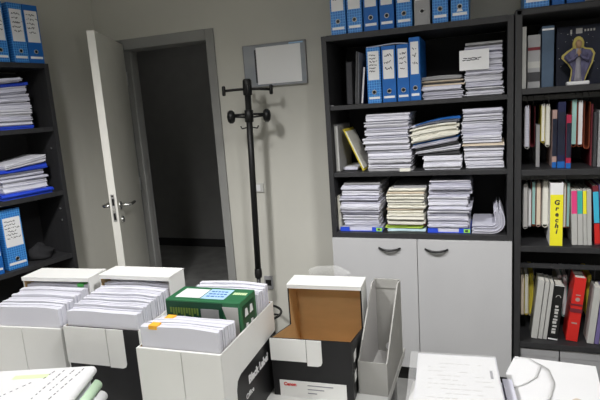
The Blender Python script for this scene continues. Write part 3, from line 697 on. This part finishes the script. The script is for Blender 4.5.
lstack('in the left bookcase pile with bright blue folders', atL(20, 160, .03).z, LZ[2], x2, [
    (2.0, 0, .006, BLUEF, dict(word='lower blue clip folder', name='clip_folder', cat='folder')), (3.6, .03, -.012, PAPER), (1.0, .02, -.006, PAPER2), (2.0, .0, -.02, PAPER2), (1.8, .0, -.012, BLUEF, dict(skew=.010, word='upper blue clip folder', name='clip_folder', cat='folder')), (2.2, .05, -.014, PAPER, dict(skew=.019))], 22, 'papers in the left bookcase clip folder pile')
A = atL(14, 260, .04); 
binder('blue gridded binder with white label on the left bookcase lower shelf', A.x + .018, .035, LZ[3] + .0005, .108, 97, h=.335, d=.22, lab=(.38, .86), lines=6, ring=.17, rz=-.02)
binder('plain blue binder cut by left picture edge, left bookcase lower shelf', A.x - .115, .02, LZ[3] + .0005, .09, 98, h=.30, d=.22, m=BLUED)
c = atL(48, 250, .12)
bm = B(); r_ = random.Random(4)
n1, n2 = 14, 8
ring = []
for j in range(n2 + 1):
    ph = PI / 2 * j / n2; row = []
    for i in range(n1):
        th = 2 * PI * i / n1; k = 1 + .22 * math.sin(3 * th + j) + r_.uniform(-.08, .08)
        row.append(bm.verts.new((  .09 * k * math.cos(ph) * math.cos(th), .075 * k * math.cos(ph) * math.sin(th), .075 * math.sin(ph) * (1 + .2 * math.sin(2 * th)))))
    ring.append(row)
for A_, B_ in zip(ring, ring[1:]):
    for i in range(n1):
        f = bm.faces.new((A_[i], A_[(i + 1) % n1], B_[(i + 1) % n1], B_[i])); f.smooth = True
bm.faces.new(ring[0]); bm.faces.new(ring[-1])
tag(obj('cloth_pouch', bm, CABLE, None, (-.155, .13, LZ[3] + .0005)), 'black crumpled cloth pouch in the shade of left bookcase lower shelf', 'pouch')
onleft(before)

# ------------------------------------------------------------------ coat stand
cs = thing('coat_stand', 'black metal coat stand with knobbed arms in front of the pale wall', 'coat stand', (-.568, .2, 0), rot=(0, math.radians(1.6), 0))
bm = B(); lathe(bm, [(.17, 0), (.17, .012), (.15, .022), (.03, .03), (.02, .03)], 32); obj('base', bm, BLACKM, cs)
bm = B(); tube(bm, [(0, 0, .028), (0, 0, .52)], .013, 14); obj('lower_post', bm, BLACKM, cs)
bm = B(); tube(bm, [(0, 0, .52), (0, 0, 1.665)], .0185, 16); obj('post', bm, BLACK, cs)
bm = B(); lathe(bm, [(.013, .47), (.022, .475), (.024, .50), (.022, .53), (.018, .535)], 16); obj('collar', bm, BLACK, cs)
bm = B(); tube(bm, [(.13 * math.cos(2 * PI * k / 28), .13 * math.sin(2 * PI * k / 28), .24) for k in range(28)], .008, 8, closed=True)
tube(bm, [(-.13, 0, .24), (0, 0, .24), (.13, 0, .24)], .006, 8); obj('umbrella_ring', bm, BLACK, cs)
bm = B(); lathe(bm, [(.0185, 1.585), (.026, 1.589), (.027, 1.63), (.026, 1.67), (.018, 1.68)], 16); obj('top_collar', bm, BLACK, cs)
bm = B(); lathe(bm, [(.0185, 1.43), (.026, 1.434), (.026, 1.50), (.0185, 1.504)], 16); obj('middle_collar', bm, BLACK, cs)
for k in range(4):
    a = k * PI / 2 + math.radians(26); ca, sa = math.cos(a), math.sin(a)
    bm = B(); tube(bm, [(0, 0, 1.622), (ca * .07, sa * .07, 1.620), (ca * .142, sa * .142, 1.615)], .008, 10)
    h = obj('upper_arm', bm, BLACK, cs)
    bm = B(); tube(bm, [(ca * .137, sa * .137, 1.587), (ca * .137, sa * .137, 1.593), (ca * .137, sa * .137, 1.637), (ca * .137, sa * .137, 1.643)], [.007, .0105, .0105, .007], 12); obj('arm_tip', bm, BLACK, h)
for k in (0, 2):
    a = k * PI / 2 + math.radians(26); ca, sa = math.cos(a), math.sin(a)
    bm = B(); tube(bm, [(0, 0, 1.478), (ca * .082, sa * .082, 1.476)], .007, 10); tube(bm, [(0, 0, 1.458), (ca * .082, sa * .082, 1.466)], .006, 10)
    h = obj('lower_arm', bm, BLACK, cs)
    bm = B(); lathe(bm, [(.004, -.024), (.022, -.020), (.031, -.008), (.031, .008), (.022, .020), (.004, .024)], 16); 
    kb = obj('knob', bm, BLACK, h, tf=Matrix.Translation((ca * .104, sa * .104, 1.466)) @ Matrix.Rotation(a, 4, 'Z') @ Matrix.Rotation(PI / 2, 4, 'Y') @ Matrix.Diagonal((1.25, 1.25, 1, 1)))
    bm = B(); tube(bm, [(ca * .018, sa * .018, 1.40), (ca * .045, sa * .045, 1.395), (ca * .052, sa * .052, 1.41)], .004, 8); obj('small_hook', bm, BLACK, cs)

# ------------------------------------------------------------------ on the wall
o = thing('wall_picture', 'framed glazed picture masked by a blank white block above the coat stand', 'picture', (-.425, DW - .001, 1.762))
bm = B(); hw, hh = .200, .122
box(bm, -hw, -.016, -hh, hw, 0, hh); obj('glazed_panel', bm, PICT, o)
bm = B(); t = .004
box(bm, -hw - t, -.020, -hh - t, hw + t, 0, -hh); box(bm, -hw - t, -.020, hh, hw + t, 0, hh + t); box(bm, -hw - t, -.020, -hh, -hw, 0, hh); box(bm, hw, -.020, -hh, hw + t, 0, hh); obj('frame', bm, GREYP, o)
obj('white_sheet', bx(-.116, -.0185, -.112, .172, -.016, .108), WHITE, o)  # made-up panel: a blank white block masking the picture, no real sheet
obj('dark_edge', bx(-.128, -.0175, -.1, -.115, -.016, .095), DARKP, o)
obj('upper_sticker', bx(.10, -.0172, .110, .19, -.016, .119), STKB, o)
o = thing('light_switch', 'white wall switch half hidden behind the coat stand post', 'switch', (-.61, DW - .001, 1.005))
obj('plate', bx(-.042, -.009, -.030, .042, 0, .030), SOCK, o, bevel=.002); obj('rocker', bx(-.022, -.012, -.02, .022, -.009, .02), SHEET, o)
o = thing('wall_socket', 'small wall socket low down right of the coat stand', 'socket', (-.585, DW - .001, .365))
obj('plate', bx(-.03, -.012, -.045, .03, 0, .045), GREYP, o, bevel=.002); obj('socket_face', bx(-.02, -.014, -.02, .02, -.012, .02), BLACK, o)

# ------------------------------------------------------------------ desks
def desk(label, x0, x1, y0, y1, zt=.74):
    o = thing('desk', label, 'desk', ((x0 + x1) / 2, (y0 + y1) / 2, 0)); w, d = (x1 - x0) / 2, (y1 - y0) / 2
    obj('desktop', bx(-w, -d, zt - .026, w, d, zt), DESK, o, bevel=.002)
    for sx in (-1, 1):
        for sy in (-1, 1):
            cx, cy = sx * (w - .05), sy * (d - .05); obj('leg', bx(cx - .025, cy - .025, .0, cx + .025, cy + .025, zt - .026), GREYP, o)
    return o
desk('pale desk carrying the row of paper boxes', -1.05, .5445, -2.25, -1.08)
desk('pale desk at the right carrying the loose white papers', .595, 1.75, -2.15, -1.27)
ZT = .7405

# ------------------------------------------------------------------ cartons
def carton(label, x, y, yaw, w, d, zf, zr, rd, mats, roof=True, zs=None, tag_front=None, side_mat=None):
    """flip-top paper carton with its front lid cut away; origin at its front left foot. mats: (front, sides)"""
    o = thing('paper_carton', label, 'box', (x, y, ZT), yaw)
    t = .004; h, r = zf - ZT, zr - ZT; s = (zs - ZT) if zs else h
    fm, sm = mats
    def wall(nm, pts, axis, a, b, inner, om):
        bm = B(); prism(bm, pts, axis, a, b); bm.faces.ensure_lookup_table()
        for f in bm.faces:
            f.normal_update()
        o_ = obj(nm, bm, [om, KRAFT], o)
        ax = 'xyz'.index(axis)
        for p in o_.data.polygons:
            if p.normal[ax] * inner > .9 or abs(p.normal[ax]) < .5 and nm != 'lid_roof': p.material_index = 1 if p.normal[ax] * inner > .9 else p.material_index
        return o_
    side = [(0, 0), (d, 0), (d, r), (d - rd, r), (d - rd, s), (0, h)] if roof else [(0, 0), (d, 0), (d, r), (0, h)]
    wall('side_wall', side, 'x', 0, t, 1, sm); sr = wall('side_wall', side, 'x', w - t, w, -1, sm)
    wall('front_wall', [(t, 0), (w - t, 0), (w - t, h), (t, h)], 'y', 0, t, 1, fm)
    wall('back_wall', [(t, 0), (w - t, 0), (w - t, r), (t, r)], 'y', d - t, d, -1, sm)
    wall('bottom_panel', [(t, t), (w - t, t), (w - t, d - t), (t, d - t)], 'z', 0, t, 1, KRAFT)
    if roof:
        o_ = obj('lid_roof', bx(-.001, d - rd - .002, r, w + .001, d + .001, r + .0035), BOXW, o)
        obj('lid_lip', bx(0, d - rd - .0045, r - .008, w, d - rd - .002, r + .0035), BOXW, o)
    return o, h, r, sr
def flap(o, x0, x1, z1, z0, m, rounded=0, y=-.003, name='front_flap'):
    bm = B(); r = .012
    pts = [(x0, z0), (x1 - (r if rounded else 0), z0)] + ([(x1 - r * .3, z0 + r * .3), (x1, z0 + r)] if rounded else []) + [(x1, z1), (x0, z1)]
    prism(bm, pts, 'y', y, y + .0022); return obj(name, bm, m, o)

# A: left
A_, h, r, sr = carton('white paper carton furthest left, packed with upright papers', -.543, -1.596, .10, .235, .225, .948, 1.042, .085, (BOXW, BOXW))
flap(A_, 0, .104, h, .07, BOXW); flap(A_, .106, .234, h, .07, BOXW)
# B: middle, black front
B_, h, r, sr = carton('black fronted paper carton with white flaps, second from the left', -.286, -1.585, .05, .236, .245, .965, 1.050, .08, (BOXK, BOXW))
flap(B_, 0, .133, h, h - .105, BOXW); flap(B_, .135, .186, h, h - .108, BOXW, 1); flap(B_, 0, .222, h - .004, .055, BOXK, y=-.0008 - .0014 * 0 - .0001, name='dark_flap') if False else None
# C: front, lettered side
C_, h, r, sr = carton('nearest white carton with black lettered side, holding files and green pack', .021, -1.676, .03, .218, .318, .978, .978, .08, (BOXW, BOXW), roof=False)
flap(C_, 0, .117, h, .098, BOXW); flap(C_, .119, .217, h, .098, BOXW)
flap(C_, 0, .2175, .097, .004, BOXW, y=-.0018, name='lower_front_panel')
bm = B(); zt2 = .152
pts = [(.055, .0), (.318, .0), (.318, zt2), (.085, zt2 - .006), (.066, zt2 - .014), (.058, zt2 - .034)]
prism(bm, pts, 'x', .218, .2186); obj('black_side_print', bm, BOXK, sr)
def side_text(s, size, v, z, m, bold):
    bm = text_bm(s, size, bold=bold)
    bmesh.ops.transform(bm, matrix=Matrix.Translation((.2190, v, z)) @ Matrix.Rotation(PI / 2, 4, 'Z'), verts=bm.verts[:])
    obj('carton_lettering', bm, SHEET, sr)
side_text('Black Label', .0285, .187, .108, SHEET, .0012)
side_text('Office', .019, .125, .074, SHEET, .0)
# O: open empty one
O_, h, r, sr = carton('open empty carton, brown inside, black outside with white flaps', .245, -1.423, .06, .219, .25, .905, .990, .08, (BOXK, BOXK), zs=.868)
flap(O_, -.001, .098, h, h - .062, BOXW); flap(O_, .0995, .140, h, h - .072, BOXW, 1); flap(O_, .1405, .2195, h, h - .100, BOXK, name='black_flap')
obj('lid_side_flap', bx(.2192, .172, .13, .2204, .25, r), BOXW, O_)
bm = B(); prism(bm, [(.018, .0), (.20, .0), (.20, .046), (.018, .046)], 'y', -.0008, 0); fl = obj('front_label', bm, BOXW, O_)
bm = text_bm('Canon', .013, bold=.0005); bmesh.ops.transform(bm, matrix=Matrix.Translation((.047, -.0012, .035)), verts=bm.verts[:]); obj('maker_lettering', bm, REDT, fl)
bm = B(); 
for k, (a, b) in enumerate([(.095, .165), (.095, .14), (.095, .12)]): box(bm, a, -.0012,   .034 - k * .011, b, -.0008, .0365 - k * .011)
obj('small_print', bm, INKG, fl)
for z in (.045, .10): 
    bm = B(); box(bm, .219, .02, z, .2196, .05, z + .025); obj('side_mark', bm, BOXW, sr)
# clear sleeve standing behind it
o = thing('plastic_sheet', 'clear plastic sheet standing behind the open carton', 'plastic sheet', (.27, -1.155, ZT)); bm = B(); prism(bm, [(0, 0), (.13, 0), (.13, .265), (.09, .282), (.03, .278), (0, .268)], 'y', 0, .004); obj('sheet', bm, CLEAR, o)

# grey magazine file
F_ = thing('magazine_file', 'grey cardboard magazine file standing empty right of the open carton', 'magazine file', (.4655, -1.366, ZT), 0)
w, d, h0, h1, t = .078, .25, .092, .236, .0035
prof = [(0, 0), (d, 0), (d, h1), (d - .05, h1), (.012, h0 + .002), (0, h0)]
for nm, a in (('side_board', 0), ('side_board', w - t)):
    bm = B(); prism(bm, prof, 'x', a, a + t); sb = obj(nm, bm, [FILEG, FILEI], F_)
    for p in sb.data.polygons:
        if (a == 0 and p.normal.x > .9) or (a > 0 and p.normal.x < -.9): p.material_index = 1
obj('front_board', bx(t, 0, 0, w - t, t, h0), FILEG, F_); obj('back_board', bx(t, d - t, 0, w - t, d, h1), FILEG, F_); obj('base_board', bx(t, t, 0, w - t, d - t, t), FILEI, F_)
obj('folded_rim', bx(t, d - t - .002, h1 - .028, w - t, d - t, h1), FILEG, F_)
bm = B(); tube(bm, [(.040, d - t - .0012, .020), (.040, d - t - .0002, .020)], .013, 18); obj('finger_hole', bm, SHEET, F_)  # white disc: light passing through the hole is put into its colour

# ------------------------------------------------------------------ papers standing in the cartons
def upright_file(label, root, u0, u1, v0, v1, z1, m, group, seed, lean=0, spine=None, edge=True, tab=None):
    """a file standing on its edge inside a carton, sheets facing the viewer"""
    r = random.Random(seed); c = root.matrix_basis @ Vector(((u0 + u1) / 2, v0, .0045))
    o = thing('upright_file', label, 'file', c, root.rotation_euler.z, group)
    w = u1 - u0; n = max(2, min(5, round((v1 - v0) / .006))); t = (v1 - v0) / n; H = z1 - ZT - .0045
    bm = B(); nx = 6
    for k in range(n):
        dh = r.uniform(-.003, .001) if k else 0; dx = r.uniform(-.002, .002); hh = H + dh
        g = []
        for yy in (k * t, (k + .95) * t):
            for zz_ in (0, hh):
                g.append([bm.verts.new((-w / 2 + w * i / nx + dx, yy + (lean * zz_), zz_ + (0 if zz_ == 0 else -.003 * (abs(2 * i / nx - 1) ** 3) + .0012 * math.sin(seed + 1.3 * i)))) for i in range(nx + 1)])
        a, b, c2, d2 = g
        for i in range(nx):
            bm.faces.new((a[i], a[i + 1], b[i + 1], b[i])); bm.faces.new((c2[i + 1], c2[i], d2[i], d2[i + 1])); bm.faces.new((b[i], b[i + 1], d2[i + 1], d2[i])); bm.faces.new((a[i + 1], a[i], c2[i], c2[i + 1]))
        bm.faces.new((a[0], b[0], d2[0], c2[0])); bm.faces.new((a[nx], c2[nx], d2[nx], b[nx]))
    obj('sheets', bm, m, o)
    if tab:
        bm = B(); box(bm, tab[0], -.001, H - .008, tab[0] + .022, (v1 - v0) * .9, H + .0015); 
        obj('index_note', bm, tab[1], o)
    return o
def carton_files(root, label, w, v0, v1, ztop, zfront, n, seed, group, tabs={}, ms=None):
    t = (v1 - v0) / n
    for k in range(n):
        z = zfront + (ztop - zfront) * k / max(1, n - 1) + random.Random(seed + k).uniform(-.003, .003)
        word = 'front most' if k == 0 else ('rearmost' if k == n - 1 else '%s from front' % ['', 'second', 'third', 'fourth', 'fifth', 'sixth', 'seventh', 'eighth', 'ninth'][k])
        upright_file('%s upright file %s' % (word, label), root, .008 + random.Random(seed * 3 + k).uniform(0, .004), w - .008, v0 + k * t, v0 + (k + .93) * t, z, ms or VPAPER, group, seed * 10 + k, tab=tabs.get(k))
carton_files(A_, 'in the white carton furthest left', .235, .006, .216, 1.026, 1.008, 6, 31, 'files in the leftmost carton', {4: (.07, GREENK)})
carton_files(B_, 'in the black fronted white flapped carton', .236, .006, .236, 1.032, 1.010, 7, 32, 'files in the black fronted carton')
carton_files(C_, 'before the green pack in the nearest carton', .218, .006, .100, 1.020, 1.030, 4, 33, 'files before the green pack', {0: (-.075, ORANGE), 3: (-.078, ORANGE)})
carton_files(C_, 'behind the green pack in the nearest carton', .218, .235, .312, 1.035, 1.030, 4, 34, 'files behind the green pack')
# the green printed pack
c = C_.matrix_basis @ Vector((.109, .125, .0045))
G_ = thing('green_pack', 'green printed carton pack with white and blue stickers in the nearest box', 'pack', c, .03)
w, d, h = .206, .095, 1.048 - ZT - .0045
obj('carton', bx(-w / 2, 0, 0, w / 2, d, h), GREENB, G_, bevel=.002)
obj('white_sticker', bx(-.085, .018, h, -.015, .078, h + .0006), SHEET, G_)
st = obj('blue_sticker', bx(-.012, .016, h, .052, .082, h + .0006), STKB, G_)
bm = B(); r_ = random.Random(2)
for k in range(3):
    x = -.004
    while x < .044:
        q = r_.uniform(.004, .01); box(bm, x, .030 + k * .016, h + .0006, min(.047, x + q), .036 + k * .016, h + .0009); x += q + .003
obj('sticker_print', bm, BLUED, st)
bm = B(); x = .06
for k in range(6): box(bm, x, .052, h, x + .0045, .066, h + .0006); x += .0062
obj('pale_lettering', bm, HIL, G_)
obj('dark_front_print', bx(-w / 2 + .001, -.0006, h - .2, w / 2 - .046, 0, h - .004), GREEND, G_)
bm = B(); x = -w / 2 + .012
for k in range(11): box(bm, x, -.0012, h - .034 - .004 * (k % 3), x + .005, -.0006, h - .02); x += .0075
obj('yellow_green_lettering', bm, OLIVE, G_)
obj('front_picture', bx(-.004, -.0012, h - .06, .045, -.0006, h - .02), GREYP, G_)
bm = B(); prism(bm, [(w / 2 - .048, h - .012), (w / 2 - .006, h - .012), (w / 2 - .006, h - .13), (w / 2 - .02, h - .16), (w / 2 - .026, h - .08)], 'y', -.0008, 0); obj('grey_swoosh', bm, FILEI, G_)
sp = obj('dark_side_print', bx(w / 2, .012, h - .2, w / 2 + .0006, d - .014, h - .014), GREEND, G_)
bm = B()
for i in range(2):
    for j in range(4): prism(bm, [(.022 + i * .03, h - .045 - j * .038), (.042 + i * .03, h - .045 - j * .038), (.042 + i * .03 - .004, h - .026 - j * .038), (.026 + i * .03, h - .024 - j * .038)], 'x', w / 2 + .0006, w / 2 + .0011)
obj('white_pictogram_print', bm, SHEET, sp)

# ------------------------------------------------------------------ loose papers near the viewer
def pile(label, cx, cy, rz, w, d, z0, h, m, seed, jit=.004, name='paper_pile', group=None):
    return sheaf(name, label, 'paper pile', cx - w / 2, cx + w / 2, cy - d / 2, d, z0, h, m, seed, jit=jit, rz=rz, group=group)
# left pile, turned; its far right corner stays put
rz = math.radians(19); wv, dv = .297, .21; zt = .905
cr = atZ(96, 364, zt + .008)
cen = Vector((cr.x, cr.y, 0)) - Matrix.Rotation(rz, 3, 'Z') @ Vector((wv / 2, dv / 2, 0))
pile('thick pile of white papers nearest the viewer at lower left', cen.x, cen.y, rz, wv - .02, dv - .01, ZT, zt - ZT - .012, PAPER, 51, jit=.003)
o = thing('printed_sheets', 'printed white sheets with green highlight, their right edge curling down', 'printed sheets', (cen.x, cen.y, zt - .0115), rz)
def curl_sheet(nm, u0, u1, zb, rad, m, v0=-dv / 2, v1=dv / 2, turn=2.6, th=.0008, mats=None):
    bm = B(); path = [(u0 + (u1 - u0) * k / 10, zb) for k in range(11)] + [(u1 + rad * math.sin(turn * k / 10), zb - rad + rad * math.cos(turn * k / 10)) for k in range(1, 11)]
    prev = None
    for i, (x, z) in enumerate(path):
        a = path[max(0, i - 1)]; b = path[min(len(path) - 1, i + 1)]; L = math.hypot(b[0] - a[0], b[1] - a[1]); nx_, nz_ = -(b[1] - a[1]) / L, (b[0] - a[0]) / L
        ring = [bm.verts.new(p) for p in ((x, v0, z), (x, v1, z), (x + nx_ * th, v1, z + nz_ * th), (x + nx_ * th, v0, z + nz_ * th))]
        if prev:
            for q in range(4): f = bm.faces.new((prev[q], prev[(q + 1) % 4], ring[(q + 1) % 4], ring[q])); f.smooth = False
        else: bm.faces.new(ring)
        prev = ring
    bm.faces.new(prev); return obj(nm, bm, m, o)
for k in range(3): s_ = curl_sheet('curled_sheet', -wv / 2, wv / 2 - .012, .0115 + k * .0012, .0085 + k * .0012, SHEET)
zt_ = .0115 + 2 * .0012 + .0008
bm = B(); r_ = random.Random(12)
for (v, segs) in ((.085, [(.03, .13)]), (.066, [(.045, .128)]), (.048, [(.06, .13)]), (.02, [(-.02, .125)])):
    pass
for c0, (ua, va, ub, vb) in enumerate([(.075, .092, .055, -.06), (.10, .09, .085, .0), (.052, .09, .04, .05), (.122, .095, .095, -.07), (.02, .04, -.05, -.05)]):
    L = math.hypot(ub - ua, vb - va); ang = math.atan2(vb - va, ub - ua); t_ = 0
    while t_ < L:
        q = r_.uniform(.004, .012)
        M = Matrix.Translation((ua + (ub - ua) * t_ / L, va + (vb - va) * t_ / L, zt_)) @ Matrix.Rotation(ang, 4, 'Z'); box(bm, 0, -.0011, 0, min(q, L - t_ + .002), .0011, .0003, 0, M); t_ += q + r_.uniform(.003, .012)
obj('printed_lines', bm, INK, o)
hl = Matrix.Rotation(-rz, 3, 'Z') @ (atZ(31, 378, zt) - Vector((cen.x, cen.y, 0)))
obj('green_highlight', bx(hl.x - .042, hl.y - .009, zt_, hl.x + .042, hl.y + .009, zt_ + .0002), HIL, o)
for k in range(4):
    uu = .004 * k
    bm = B(); n_ = 10; prev = None
    for i in range(n_ + 1):
        th = PI * i / n_; x = .016 * math.sin(th) + (wv / 2 + .004) + .022 * k; z = -.022 - .014 * k + .014 * math.cos(th)
        ring = [bm.verts.new((x, v, z)) for v in (-.115, .080 - .028 * k)]
        if prev: f = bm.faces.new((prev[0], prev[1], ring[1], ring[0])); f.smooth = True
        prev = ring
    g = obj('folded_green_sheet', bm, [GREENS, SHEET][k % 2], o); sm = g.modifiers.new('thick', 'SOLIDIFY'); sm.thickness = .0012
# right pile
zt = .90
p0, p1 = atZ(416, 352.5, zt), atZ(496, 357, zt)
rz = math.atan2(p1.y - p0.y, p1.x - p0.x); w = (p1 - p0).length
mid = (p0 + p1) / 2; cen = mid + Matrix.Rotation(rz, 3, 'Z') @ Vector((0, -.297 / 2, 0))
pile('thick pile of white papers at the lower right centre', cen.x, cen.y, rz, w - .004, .297, ZT, zt - ZT - .003, PAPER, 52, jit=.003)
o = thing('sleeved_page', 'printed page in a clear sleeve lying on top of the right centre pile', 'page', (cen.x, cen.y, zt - .0025), rz)
obj('page', bx(-w / 2 + .006, -.148, 0, w / 2 - .004, .146, .0008), SHEET, o)
obj('clear_sleeve', bx(-w / 2 - .012, -.152, .0012, w / 2 - .001, .155, .0017), CLEAR, o)
bm = B(); r_ = random.Random(8)
for k in range(9):
    v = .105 - k * .018; x = -w / 2 + .03
    while x < w / 2 - .035:
        q = r_.uniform(.006, .02)
        if r_.random() < .55: box(bm, x, v, .0008, x + q, v + .0022, .001)
        x += q + .004
obj('faint_print', bm, FILEI, o)
obj('margin_print', bx(w / 2 - .020, .05, .0008, w / 2 - .014, .085, .001), INKG, o)
rc = Vector((p1.x, p1.y, 0)) + Matrix.Rotation(rz, 3, 'Z') @ Vector((.017, -.165, 0))
sheaf('paper_bundle', 'ragged bundle of papers poking out right of the right centre pile', 'paper bundle', rc.x - .010, rc.x + .010, rc.y - .13, .26, ZT, .868 - ZT, PAPER2, 53, jit=.003, rz=rz)
# broad white sheets at lower right
zt = .85
q0, q1 = atZ(513, 356, zt), atZ(596, 366.5, zt)
rz = math.atan2(q1.y - q0.y, q1.x - q0.x); w = (q1 - q0).length
mid = (q0 + q1) / 2; cen = mid + Matrix.Rotation(rz, 3, 'Z') @ Vector((.0, -.15, 0))
pile('broad smooth stack of white sheets at the lower right edge', cen.x + .003, cen.y, rz, w - .004, .30, ZT, zt - ZT, SHEET, 54, jit=.0006)
o = thing('curled_page', 'white page curled over on the broad sheets at lower right', 'page', (q0.x, q0.y, zt), rz)
def fan(nm, centre, edge, amp, z0):
    """a sheet that lies flat at its corner and lifts towards its free edge"""
    inv = Matrix.Rotation(-rz, 3, 'Z'); L = lambda q: inv @ (atZ(q[0], q[1], zt) - Vector((q0.x, q0.y, zt)))
    c = L(centre); E_ = [L(q) for q in edge]; E2 = []
    for p, q in zip(E_, E_[1:]): E2 += [p.lerp(q, k / 4) for k in range(4)]
    E2.append(E_[-1]); bm = B(); rows = []
    for i, e in enumerate(E2):
        s = math.sin(PI * i / (len(E2) - 1)) ** .6
        rows.append([bm.verts.new((*(c.lerp(e, j / 8)).xy, z0 + amp * s * (j / 8) ** 1.6)) for j in range(1, 9)])
    cv = bm.verts.new((c.x, c.y, z0))
    for p, q in zip(rows, rows[1:]):
        bm.faces.new((cv, p[0], q[0])).smooth = True
        for j in range(7): bm.faces.new((p[j], p[j + 1], q[j + 1], q[j])).smooth = True
    q = obj(nm, bm, SHEET, o); s_ = q.modifiers.new('thick', 'SOLIDIFY'); s_.thickness = .0006; s_.offset = 1
fan('upper_curl', (506, 373), [(514, 358), (529, 359), (541, 367), (537, 379), (524, 386), (509, 390)], .0034, .0007)
fan('lower_curl', (507, 396), [(536, 362), (549, 370), (555, 384), (551, 399), (534, 410), (511, 412)], .002, .0002)
c_ = atZ(578, 401, zt + .018)
bm = B(); lathe(bm, [(.010, 0), (.0125, .003), (.0125, .014), (.009, .018), (.002, .019)], 20)
tag(obj('round_cap', bm, BEIGE, None, (c_.x, c_.y, zt + .0005)), 'small round beige cap on the white sheets at bottom edge', 'cap')
c_ = atZ(559, 402, zt + .012)
bm = B(); lathe(bm, [(.009, 0), (.0115, .003), (.0115, .009), (.008, .012), (.002, .0125)], 20)
tag(obj('round_cap', bm, FILEI, None, (c_.x, c_.y, zt + .0005)), 'small round grey cap on the white sheets at bottom edge', 'cap')
q2 = atZ(598, 368, zt - .03)
sheaf('paper_bundle', 'lilac tinted paper pile at the bottom right corner', 'paper bundle', q1.x + .036, q1.x + .18, q1.y - .24, .23, ZT, zt - .03 - ZT, PAPER2, 55, rz=rz)

# ------------------------------------------------------------------ light: louvred ceiling fittings, kept narrow downwards, plus an added corridor fill
def fill_light(loc, sx, sy, power, spread, col=(1, .98, .94), rot=(0, 0, 0)):
    l = bpy.data.lights.new('corridor_fill_light', 'AREA'); l.shape = 'RECTANGLE'; l.size = sx; l.size_y = sy; l.energy = power; l.color = col; l.spread = math.radians(spread)
    o = bpy.data.objects.new('corridor_fill_light', l); COL.objects.link(o); o.location = loc; o.rotation_euler = rot
def spot(loc, aim, power, size, col=(1, .985, .95), radius=.07, blend=1):
    l = bpy.data.lights.new('track_spotlight', 'SPOT'); l.energy = power; l.color = col; l.spot_size = math.radians(size); l.spot_blend = blend; l.shadow_soft_size = radius
    o = bpy.data.objects.new('track_spotlight', l); COL.objects.link(o); o.location = loc
    o.rotation_euler = (Vector(aim) - Vector(loc)).to_track_quat('-Z', 'Y').to_euler()
def batwing(loc, power, col=(1, .99, .985), radius=.12):
    """louvred office fitting: little straight down, most at 40-55 degrees, cut off towards the horizon"""
    l = bpy.data.lights.new('ceiling_luminaire', 'POINT'); l.energy = power; l.color = col; l.shadow_soft_size = radius; l.use_nodes = True
    nt = l.node_tree; em = nt.nodes['Emission']
    tc = nt.nodes.new('ShaderNodeTexCoord'); sx = nt.nodes.new('ShaderNodeSeparateXYZ'); ng = nt.nodes.new('ShaderNodeMath'); ng.operation = 'MULTIPLY'; ng.inputs[1].default_value = SGN
    cr = nt.nodes.new('ShaderNodeValToRGB'); e = cr.color_ramp.elements
    prof = PROF
    e[0].position, e[1].position = prof[0][0], prof[-1][0]
    e[0].color = (prof[0][1],) * 3 + (1,); e[1].color = (prof[-1][1],) * 3 + (1,)
    for p, v in prof[1:-1]: q = e.new(p); q.color = (v, v, v, 1)
    nt.links.new(tc.outputs['Normal'], sx.inputs[0]); nt.links.new(sx.outputs['Z'], ng.inputs[0]); nt.links.new(ng.outputs[0], cr.inputs[0]); nt.links.new(cr.outputs[0], em.inputs['Strength'])
    o = bpy.data.objects.new('ceiling_luminaire', l); COL.objects.link(o); o.location = loc
PROF = [(0, 0), (.25, .02), (.33, .07), (.42, .20), (.5, .42), (.58, .74), (.66, 1), (.766, .97), (.88, .55), (.95, .32), (1, .25)]
SGN = -1
batwing((-.5, -1.75, 2.6), 185)
batwing((1.0, -1.75, 2.6), 145)
batwing((.2, -3.6, 2.6), 58)
fill_light((-2.2, 1.5, 2.55), .2, .2, .9, 170)  # unseen fill light, added to lift the dark corridor
wd = bpy.data.worlds.new('world'); S.world = wd; wd.use_nodes = True
wd.node_tree.nodes['Background'].inputs[0].default_value = (.5, .5, .5, 1); wd.node_tree.nodes['Background'].inputs[1].default_value = .0
S.view_settings.view_transform = 'Standard'; S.view_settings.look = 'None'; S.view_settings.gamma = 1; S.view_settings.use_curve_mapping = False
S.view_settings.exposure = 0.0
S.cycles.use_denoising = True
S.cycles.max_bounces = 8
